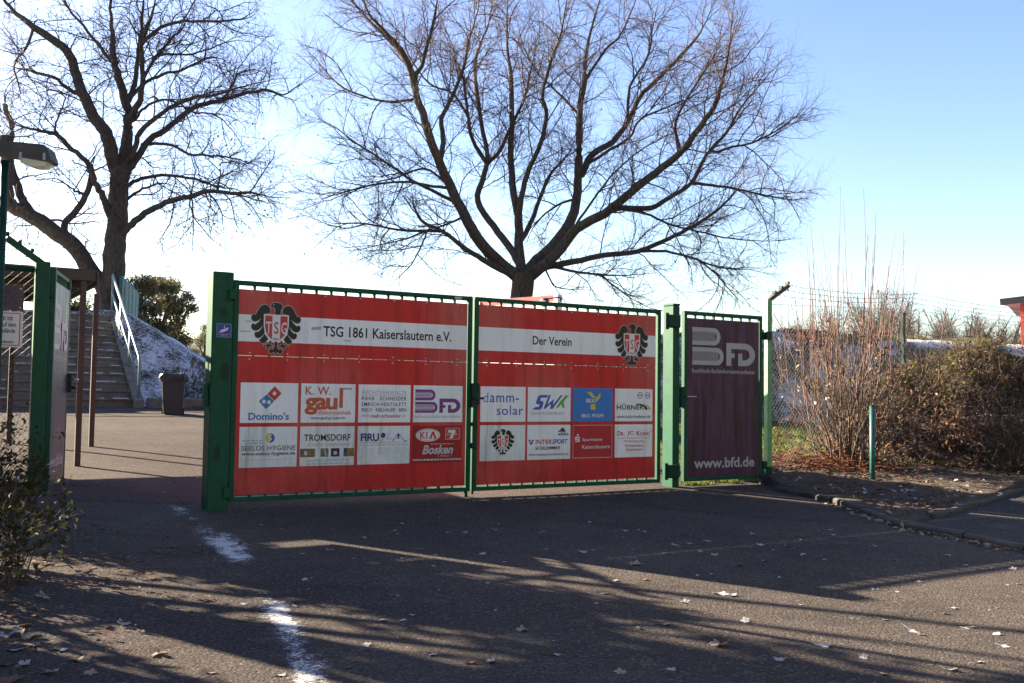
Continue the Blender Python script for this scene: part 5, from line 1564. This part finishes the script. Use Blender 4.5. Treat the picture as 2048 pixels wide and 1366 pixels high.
# ------------------------------------------------------------------ trees and bushes far behind
def leafy_tree(name, label, x, y, z, w, h, n_, mats, seed, group, th=.25, lo=.22, ls=.02):
    r_ = random.Random(seed); t = thing(name, label, 'tree', (x, y, z), 0, group)
    mb = MB(); mb.tube([(0, 0, -.5), (.05, 0, h * .3), (.0, .1, h * .6)], [th * .5, th * .4, th * .2], M['bark'], 8)
    lim = []
    for i in range(14):
        a = r_.uniform(0, 6.28); b0 = h * r_.uniform(.15, .5); e = (math.cos(a) * w * .4, math.sin(a) * w * .4, b0 + h * r_.uniform(.2, .45))
        mb.tube([(0, 0, b0), (e[0] * .4, e[1] * .4, b0 + (e[2] - b0) * .6), e], [th * .22, th * .14, .02], M['bark'], 5)
    mb.build('trunk', t)
    cl = [(math.cos(a) * w * .5 * q, math.sin(a) * w * .5 * q, h * (lo + (.96 - lo) * r_.random()), r_.uniform(.13, .24) * w) for a, q in ((r_.uniform(0, 6.28), math.sqrt(r_.random()) * .85) for _ in range(22))]
    cs_ = []
    for i in range(n_):
        c = r_.choice(cl); s_ = r_.gauss(0, .45); v = [r_.gauss(0, 1) for _ in range(3)]; l = math.sqrt(sum(q * q for q in v)); rad = c[3] * (r_.random() ** .5)
        p = (c[0] + v[0] / l * rad, c[1] + v[1] / l * rad, c[2] + v[2] / l * rad * .8)
        if p[2] > .1: cs_.append(p)
    leaf_cards('foliage', cs_, ls * w, mats, t, r_)
    return t


for (u, vt, vb, wpx, y, mt, lab, sd) in ((265, 540, 640, 110, 40, 'leaf_autumn', 'yellow-brown leafy tree behind the teal fence, nearest the forked trunk', 1), (318, 558, 660, 110, 42, 'leaf_grey', 'low grey-green leafy bush between two taller autumn trees', 2),
                                         (352, 550, 670, 92, 44, 'leaf_autumn', 'rounded ochre-topped leafy tree at the right end of the autumn bushes', 3), (120, 590, 640, 110, 42, 'leaf_grey', 'green leafy tree glimpsed between the shelter roof and stairs', 4), (408, 650, 700, 50, 60, 'leaf_grey', 'small dark evergreen bush below the far hill beside the gate post', 5)):
    t_, b_ = at(u, vt, y), at(u, vb, y)
    leafy_tree('leafy_tree', lab, b_.x, y, b_.z - 2, wpx / FPX * y * 1.15, t_.z - b_.z + 2, 8000, M[mt], sd, 'leafy trees behind the bank', lo=.35, ls=.024)


def brush(label, x, y, z, w, h, seed, group):
    r_ = random.Random(seed); t = thing('bare_tree', label, 'tree', (x, y, z), 0, group)
    lim = []
    for i in range(34):
        a = r_.uniform(0, 6.28); e = r_.uniform(.05, .5) * w; P = [(0, 0, -.5), (e * .15 * math.cos(a), e * .15 * math.sin(a), h * .25), (e * .6 * math.cos(a), e * .6 * math.sin(a), h * r_.uniform(.5, .7)), (e * math.cos(a), e * math.sin(a), h * r_.uniform(.7, 1))]
        lim.append((P, [.10, .08, .045, .02]))
    l2 = branchlets(lim, r_, [(.32, h * .24, .03, 4, .9), (.20, h * .11, .02, 3, .9), (.22, h * .06, .017, 2, .9)], .03, .16, .2)
    tubes_mesh('trunk', lim, M['bark'], t, 5); tubes_mesh('branches', l2[0] + l2[1] + l2[2], M['twig_left'], t, 3)
    return t


BL = ['thin bare tree just right of the violet gate beyond the bank', 'bare tree seen through the left canes of the shrub', 'bare tree directly behind the shrub with tall pale crown', 'wide bare tree just right of the shrub on the skyline', 'rounded bare tree midway between shrub and red hut', 'dense bare tree closest to the red hut']
for i, (u, vt, w) in enumerate(((1600, 640, 60), (1660, 625, 90), (1760, 580, 90), (1830, 610, 120), (1925, 615, 130), (1995, 622, 110))):
    y = 62 + 3 * (i % 3); a_, b_ = at(u, vt, y), at(u, 690, y)
    brush(BL[i], b_.x, y, b_.z - 4, w / FPX * y * 1.5, a_.z - b_.z + 4, 30 + i, 'bare trees on the skyline')


# ------------------------------------------------------------------ offside planting at the left whose shade falls across the drive
def box_hedge(label, x, y, L, th, h, rz, nl, seed):
    r_ = random.Random(seed); t = thing('evergreen_hedge', label, 'hedge', (x, y, G(x, y)), rz, 'evergreen hedges outside the fence')
    mb = MB(); mb.box((-L / 2 + .08, -th / 2 + .08, -.1), (L / 2 - .08, th / 2 - .08, h - .1), M['soil'], .05); mb.build('inner_mass', t)
    cs_ = []
    for i in range(nl):
        a, b, c = r_.uniform(-L / 2, L / 2), r_.uniform(-th / 2, th / 2), r_.uniform(0, h); f = r_.random()
        if f < .3: b = (th / 2) * r_.choice((-1, 1))
        elif f < .6: a = L / 2 * r_.choice((-1, 1))
        elif f < .8: c = h
        cs_.append((a + r_.gauss(0, .05), b + r_.gauss(0, .05), c + r_.gauss(0, .06)))
    leaf_cards('foliage', cs_, .06, M['leaf_bush'], t, r_)
    return t


hp = lambda t_, f_=.25: (op.x - C_ * t_ + S_ * f_, op.y - S_ * t_ - C_ * f_)
x_, y_ = hp(1.16); box_hedge('clipped evergreen hedge just outside the left edge, beside the sign', x_, y_, 1.3, .4, 2.55, YAW, 2500, 1)
x_, y_ = -6.75, 3.6; box_hedge('long tall evergreen hedge outside the left edge, along the road', x_, y_, 6.6, 1.1, 6.0, math.radians(62), 6000, 2)
et = leafy_tree('evergreen_tree', 'round-crowned evergreen tree outside the left edge, shading the drive', -7.2, 8.3, G(-7.2, 8.3), 3.7, 6.9, 5000, M['leaf_bush'], 77, None, .3, .52, .034)
mb = MB(); r_ = random.Random(9)
for c, rad in (((0, 0, 5.0), 1.35), ((.5, -.3, 4.2), .95), ((-.6, .3, 4.3), .95), ((.2, .3, 6.0), .9), ((-.7, -.2, 5.5), .9)):
    k = 14; rg = [[(c[0] + rad * math.sin(t) * math.cos(a), c[1] + rad * math.sin(t) * math.sin(a), c[2] + rad * math.cos(t)) for a in np.linspace(0, 6.283, k + 1)[:-1]] for t in np.linspace(.12, 3.02, 8)]
    mb.mesh([q for g in rg for q in g], [(a * k + i, a * k + (i + 1) % k, a * k + k + (i + 1) % k, a * k + k + i) for a in range(7) for i in range(k)], M['leaf_bush'])
mb.build('crown_core', et)
ms = thing('young_tree', 'bare multi-stemmed young tree outside the left edge, its shadow fanning over the drive', 'tree', (-7.7, 9.4, G(-7.7, 9.4)))
r_ = random.Random(14); sts = []
for ln, th in ((-.50, .055), (.06, .10), (.27, .06), (.38, .085)):
    d = Vector((.436 * ln, .9 * ln, 1)).normalized(); P = [Vector((0, 0, -.1))]
    for k in range(7): P.append(P[-1] + d * 1.0 + Vector((r_.gauss(0, .03), r_.gauss(0, .03), 0)))
    sts.append(([tuple(q) for q in P], [th * (1 - .75 * k / 7) for k in range(8)]))
l2 = branchlets(sts, r_, [(.8, 1.3, .02, 5, .6), (.5, .5, .008, 3, .7)], .02, .13, .2)
tubes_mesh('trunk', sts, M['bark'], ms, 7); tubes_mesh('branches', l2[0] + l2[1], M['twig'], ms, 4)

# unseen house added behind the camera to bounce sunlight onto the gate
M['render'] = simple('pale_blue_render', (0.50, 0.56, 0.68), 0.9, 0.08, 1.5)
M['pane'] = simple('window_glass', (0.03, 0.035, 0.04), 0.1, 0.1, 3)
hx, hy = 5.5, -13.5
PH = thing('bounce_light_house', 'unseen pale blue house with dark tiled roof, added to bounce sunlight onto the gate', 'house', (hx, hy, G(hx, -12) - .1), math.radians(208))
mb = MB(); mb.box((-4.2, 0, 0), (4.2, 6, 4.6), M['render']); mb.build('wall', PH)
mb = MB(); rv = [(-4.5, -.4, 4.55), (4.5, -.4, 4.55), (4.5, 3, 7.0), (-4.5, 3, 7.0), (4.5, 6.4, 4.55), (-4.5, 6.4, 4.55)]
mb.mesh(rv, [(0, 1, 2, 3), (3, 2, 4, 5), (0, 3, 5), (1, 4, 2), (0, 5, 4, 1)], M['roofdark']); mb.build('roof', PH)
for x in (-2.8, 0, 2.8):
    for z in (.9, 3.0):
        if x == 0 and z < 2: continue
        mb = MB(); mb.box((x - .55, -.06, z), (x + .55, -.003, z + 1.15), M['white'], .01); w_ = mb.build('window', PH)
        mb = MB(); mb.box((x - .47, -.068, z + .08), (x + .47, -.0605, z + 1.07), M['pane']); mb.build('pane', w_)
mb = MB(); mb.box((-.5, -.06, 0), (.5, -.003, 2.1), M['brown_metal'], .01); mb.build('door', PH)
# ------------------------------------------------------------------ bush at the lower left, grass, leaves
rnd = random.Random(21)


def leafy_bush(label, x, y, w, h, nst, nl, seed, dep=None):
    r_ = random.Random(seed); t = thing('leafy_bush', label, 'bush', (x, y, G(x, y)), 0, 'bushes at the left edge')
    st_ = []
    for i in range(nst):
        a = r_.uniform(0, 6.283); q = math.sqrt(r_.random()); p = [w * .35 * q * math.cos(a), (dep or w) * .35 * q * math.sin(a), -.05]
        ln = r_.uniform(.15, .6); az = a + r_.gauss(0, .6); d = [math.sin(ln) * math.cos(az), math.sin(ln) * math.sin(az), math.cos(ln)]
        H = h * r_.uniform(.6, 1.1); P, R_ = [tuple(p)], [.006]
        for k in range(7):
            d = [d[j] + r_.gauss(0, .12) for j in range(3)]; d[2] -= .07; l = math.sqrt(sum(c * c for c in d)); d = [c / l for c in d]
            p = [p[j] + d[j] * H / 7 for j in range(3)]; P.append(tuple(p)); R_.append(.006 * (1 - .7 * (k + 1) / 7))
        st_.append((P, R_))
    l2 = branchlets(st_, r_, [(.11, .28, .0035, 4, .7), (.1, .12, .002, 3, .7)], .06, .16, .1)
    tubes_mesh('stems', st_, M['twig'], t, 5); tubes_mesh('twigs', l2[0] + l2[1], M['twig'], t, 3)
    pts = [p for q in l2[0] + l2[1] for p in q[0][1:]]
    leaf_cards('leaves', [tuple(c + r_.gauss(0, .012) for c in r_.choice(pts)) for _ in range(nl)], .026, M['leaf_bush'], t, r_)
    leaf_cards('frost', [tuple(c + r_.gauss(0, .01) for c in r_.choice(pts)) for _ in range(int(nl * .035))], .02, M['snow'], t, r_)
    return t


leafy_bush('sparse green and yellow bush with frosty twigs in the lower left corner', -3.36, 6.35, .75, .72, 60, 1900, 4)
leafy_bush('low twiggy bush against the foot of the open violet gate', -4.5, 8.7, .7, .6, 40, 700, 6)
leafy_bush('thicket of frosted twigs between the left edge and the mesh fence', -4.75, 8.35, .8, 1.0, 80, 1200, 8)


def blades(name, label, n_, area, hgt, mat, zf, seed, cat='grass'):
    rs = np.random.default_rng(seed); pts = area(rs, n_)
    x, y = pts[:, 0], pts[:, 1]; z = zf(x, y); m_ = len(x)
    az = rs.uniform(0, 6.283, m_); h = hgt * rs.uniform(.5, 1.3, m_); ln = rs.normal(0, .5, m_) * h; la = rs.uniform(0, 6.283, m_); w = .006 * rs.uniform(.7, 1.5, m_)
    b0 = np.stack([x - np.cos(az) * w, y - np.sin(az) * w, z - .01], -1); b1 = np.stack([x + np.cos(az) * w, y + np.sin(az) * w, z - .01], -1)
    mid = np.stack([x + np.cos(la) * ln * .35, y + np.sin(la) * ln * .35, z + h * .65], -1); tip = np.stack([x + np.cos(la) * ln, y + np.sin(la) * ln, z + h], -1)
    V = np.stack([b0, b1, mid, tip], 1).reshape(-1, 3); i = np.arange(m_)[:, None] * 4
    Fq = np.concatenate([i + np.array([[0, 1, 2]]), i + np.array([[2, 1, 3]])])
    o = np_mesh(name, V, Fq, M[mat], kind='stuff'); tag(o, label, cat)
    return o


def rect_area(x0, x1, y0, y1, thr=.0, s=1.0, sd=1):
    def f(rs, n_):
        x = rs.uniform(x0, x1, n_); y = rs.uniform(y0, y1, n_); k = fbm(x, y, s, sd) > thr
        return np.stack([x[k], y[k]], -1)
    return f


bank_z = lambda x, y: Gv(x, y) - .02 + np.maximum(bank_h(x, y), 0)


def lawn_area(rs, n_):
    # green strip in front of the bank behind the violet gate
    t = rs.uniform(0, 1, n_); x = 2.3 + 5.5 * t + rs.normal(0, .1, n_); y = 13.4 + .9 * t + rs.uniform(0, 1, n_) ** .8 * 5.5
    k = (fbm(x, y, 1.6, 3) > .42) & (x > 2.2)
    return np.stack([x[k], y[k]], -1)


lawn_z = lambda x, y: Gv(x, y) + np.where(side(kb2, x, y) > .03, soil_h(x, y), 0) + np.maximum(bank_h(x, y), 0)
blades('lawn_grass', 'patchy green grass behind the violet gate', 26000, lawn_area, .075, 'grass', lawn_z, 3)


def foot_area(rs, n_):
    x = rs.uniform(2.15, 3.5, n_); y = 12.62 + (x - 2.6) * .6 + rs.uniform(0, .55, n_); k = fbm(x, y, 3, 4) > .45
    return np.stack([x[k], y[k]], -1)


blades('foot_grass', 'short grass tufts at the foot of the violet gate', 3200, foot_area, .05, 'grass', lawn_z, 4)


def bank_area(x0, x1, thr):
    def f(rs, n_):
        x = rs.uniform(x0, x1, n_); fy = np.interp(x, [p[0] for p in FOOT], [p[1] for p in FOOT]); y = fy + rs.uniform(0, 5.6, n_); k = fbm(x, y, 1.1, 12) > thr
        return np.stack([x[k], y[k]], -1)
    return f


blades('bank_grass', 'withered grass poking through the snow on the left bank', 16000, bank_area(-8.1, -3, .47), .11, 'drygrass', bank_z, 5)
blades('bank_grass', 'withered grass poking through the snow on the right bank', 42000, bank_area(2.5, 13, .47), .13, 'drygrass', bank_z, 6)

# fallen leaves ------------------------------------------------------
def leaf_mesh(mat, seed):
    """a curled lobed leaf, about 10 cm across"""
    r_ = random.Random(seed); lob = 5; ring = []
    k = 30; ph = r_.uniform(0, 6.28); el = r_.uniform(.55, 1)
    for i in range(k):
        a = 6.283 * i / k; rr_ = .031 + .026 * abs(math.cos(a * lob / 2)) ** .8 + .004 * math.cos(a * 15) + r_.uniform(-.003, .003)
        ring.append((rr_ * math.cos(a), rr_ * math.sin(a) * el))
    c1, c2 = r_.uniform(-1, 1) * 5, r_.uniform(.5, 7); ca = r_.uniform(0, 3.14)
    z = lambda x, y: c2 * (x * math.cos(ca) + y * math.sin(ca)) ** 2 + c1 * x * y + .003 + .004 * math.sin(60 * x) * math.sin(50 * y)
    mb = MB(); V = [(0, 0, .004)] + [(x * .5, y * .5, z(x * .5, y * .5)) for x, y in ring] + [(x, y, z(x, y)) for x, y in ring]
    F2_ = [(0, 1 + i, 1 + (i + 1) % k) for i in range(k)] + [(1 + i, 1 + k + i, 1 + k + (i + 1) % k, 1 + (i + 1) % k) for i in range(k)]
    mb.mesh(V, F2_, mat); mb.tube([(.03, 0, .004), (.075, .008, .006), (.09, .016, .012)], [.0014, .001, .0008], mat, 4)
    o = mb.build('fallen_leaf'); m_ = o.data; bpy.data.objects.remove(o)
    return m_


LM = [leaf_mesh(M[mt], 50 + i) for i, mt in enumerate(('leaf_pale',) * 5 + ('leaf_tan',) * 3 + ('leaf_brown',) * 2)]
SPOTS = [(1440, 1188, 2), (1267, 1128, 1.8), (863, 1133, 1), (940, 1127, 1), (1465, 1192, .9), (1490, 1243, 1.4), (1640, 1291, 1.9), (1820, 1262, 1.4), (1842, 1270, .8), (1728, 1316, 1.2), (2003, 1292, 1.2), (315, 1307, 1.5), (163, 1320, 1.4), (248, 1247, 1.3), (488, 1205, 1), (1325, 1250, 1.4), (1280, 1258, 1.2), (1045, 1260, 1.2), (1205, 1187, 1.1),
         (1438, 1291, 1.7), (840, 1098, .9), (787, 1062, .9), (890, 1065, .9), (930, 1065, .8), (870, 1110, .8), (800, 1117, .9), (660, 1090, .9), (660, 1100, 1), (730, 1075, .7), (990, 1060, .8), (965, 1108, .9), (1008, 1125, .8), (1085, 1063, .9), (1070, 1077, .7), (1250, 1062, .8), (1290, 1064, .7), (1180, 1045, .8), (1165, 1104, 1.1), (1185, 1100, .8), (1090, 1098, .9),
         (1330, 1106, .9), (1350, 1090, 1), (1378, 1087, .8), (1400, 1103, .8), (1416, 1082, .9), (1430, 1110, 1), (1480, 1131, 1.5), (1505, 1068, 1), (1520, 1090, .9), (1560, 1088, .8), (1575, 1092, .9), (1605, 1110, 1.3), (1595, 1092, .7), (1660, 1060, 1.1), (1664, 1070, 1), (1640, 1064, .8), (1530, 1122, .9), (1545, 1100, .7), (1650, 1120, .8), (1690, 1090, .8), (1740, 1092, .8), (1750, 1092, .8),
         (1830, 1100, .9), (1895, 1113, .9), (1790, 1122, .7), (1930, 1132, .8), (2025, 1140, 1), (1735, 1156, .9), (1840, 1165, .9), (1910, 1217, .9), (1890, 1228, .9), (1928, 1256, .8), (1940, 1254, .9), (1990, 1269, 1), (1770, 1240, .8), (605, 1107, .7), (560, 1045, .7), (522, 1050, .6), (625, 1050, .7), (700, 1060, .7), (510, 1025, .7), (420, 1010, .7), (350, 965, .8), (330, 985, .7), (395, 955, .8), (365, 1005, .7),
         (150, 970, 1), (195, 965, .9), (150, 1005, .9), (60, 1275, 1.6), (30, 1300, 1.7), (20, 1360, 1.6), (50, 1250, 1.3), (95, 1195, 1.2), (85, 1190, 1.2), (15, 1270, 1.4), (30, 1265, 1.3), (65, 1290, 1.4), (940, 1327, 1), (980, 1325, 1), (865, 1310, .9), (700, 1335, .8), (1110, 1310, .9), (1370, 1205, 1), (1195, 1207, .9), (590, 1210, .9), (765, 1240, 1), (805, 1240, .9), (625, 1155, .8), (610, 1158, .8), (790, 1190, .9),
         (975, 1167, .7), (1230, 1162, .7), (1220, 1145, .7), (1290, 1160, .8), (1285, 1172, .7), (1395, 1150, .7), (280, 1265, 1), (215, 1295, .8), (100, 1345, 1.2), (180, 1345, 1), (420, 1345, .8), (480, 1240, .7), (70, 1230, 1.1), (45, 1330, 1.3), (8, 1330, 1.3), (120, 1300, 1), (1560, 1320, 1), (1340, 1340, .9), (1900, 1340, 1), (1770, 1350, .9), (1960, 1325, .9), (1240, 1345, .9), (730, 1290, .8), (560, 1350, .8)]
for _ in range(60):
    SPOTS.append((rnd.uniform(520, 2040), rnd.triangular(1030, 1300, 1060), rnd.uniform(.25, .55)))
for i, (u, v, s) in enumerate(SPOTS):
    p = og(u, v); d = og(u, v + 1)
    o = bpy.data.objects.new('fallen_leaf', LM[0 if i == 0 else rnd.choice([0, 1, 2, 3, 4, 0, 1, 2, 5, 6, 7, 8, 9])])
    COL.objects.link(o); o.location = (p.x, p.y, A_(p.x, p.y) + .001)
    o.rotation_euler = (rnd.uniform(-.25, .25), rnd.uniform(-.25, .25), rnd.uniform(0, 6.28)); k = s * rnd.uniform(.9, 1.1) * .66; o.scale = (k, k, k)
    tag(o, 'single dry curled leaf lying on the dark asphalt', 'leaf', 'fallen leaves on the asphalt')


def litter(name, label, n_, area, zf, seed, size, mat, lift=.015):
    rs = np.random.default_rng(seed); pts = area(rs, n_); z = zf(pts[:, 0], pts[:, 1]) + rs.uniform(.004, lift, len(pts))
    o = leaf_cards(name, np.stack([pts[:, 0], pts[:, 1], z], -1), size, M[mat], None, random.Random(seed), fold=.2)
    # lay the cards flat
    me = o.data; co = np.empty(len(me.vertices) * 3, np.float32); me.vertices.foreach_get('co', co); co = co.reshape(-1, 4, 3)
    c0 = co.mean(1, keepdims=True); co[:, :, 2:3] = c0[:, :, 2:3] + (co[:, :, 2:3] - c0[:, :, 2:3]) * .35
    me.vertices.foreach_set('co', co.ravel()); me.update(); tag(o, label, 'leaf litter')
    return o


soil_z = lambda x, y: Gv(x, y) + soil_h(x, y)


def bed_area(rs, n_):
    x = rs.uniform(3.2, 9.5, n_); y = rs.uniform(9, 17, n_); d = np.minimum(side(kb2, x, y), side(kp, x, y)); k = (d > .12) & (rs.uniform(0, 1, n_) < np.clip(fbm(x, y, 1.2, 31) * 1.6 - .45 + (y - 12.4) * .12, 0, 1))
    return np.stack([x[k], y[k]], -1)


litter('leaf_litter', 'brown dead leaves matted over the soil bed under the shrub and hedge', 9000, bed_area, soil_z, 9, .05, 'leaf_litter', .05)


def foot2(rs, n_):
    x = rs.normal(4.3, .55, n_); y = rs.normal(13.75, .35, n_); k = side(kb2, x, y) > .1
    return np.stack([x[k], y[k]], -1)


litter('leaf_litter', 'thick drift of rusty leaves heaped around the foot of the shrub', 1500, foot2, soil_z, 10, .045, 'leaf_red', .16)


def bed_pale(rs, n_):
    x = rs.uniform(3.4, 8, n_); y = rs.uniform(9, 14, n_); d = np.minimum(side(kb2, x, y), side(kp, x, y)); k = (d > .12) & (fbm(x, y, 1.6, 33) > .5)
    return np.stack([x[k], y[k]], -1)


litter('frosted_leaves', 'pale frosted leaves scattered over the soil bed', 700, bed_pale, soil_z, 12, .05, 'leaf_pale', .03)


def gutter_area(rs, n_):
    i = rs.integers(2, len(kb) - 2, n_); t = rs.uniform(0, 1, n_); a = np.array([(p.x, p.y) for p in kb]); p = a[i] * (1 - t[:, None]) + a[i + 1] * t[:, None]
    p[:, 0] -= np.abs(rs.normal(0, .07, n_)) + .01; p[:, 1] -= np.abs(rs.normal(0, .05, n_)); return p


litter('gutter_leaves', 'dry leaves blown together in the gutter along the kerb', 200, gutter_area, Gv, 13, .042, 'leaf_tan', .03)


def left_area(rs, n_):
    x = rs.normal(-3.3, .55, n_); y = rs.normal(6.2, 1.0, n_); return np.stack([x, y], -1)


litter('leaf_litter', 'frosty dead leaves and dirt under the bush in the lower left corner', 700, left_area, Gv, 14, .035, 'leaf_litter', .03)
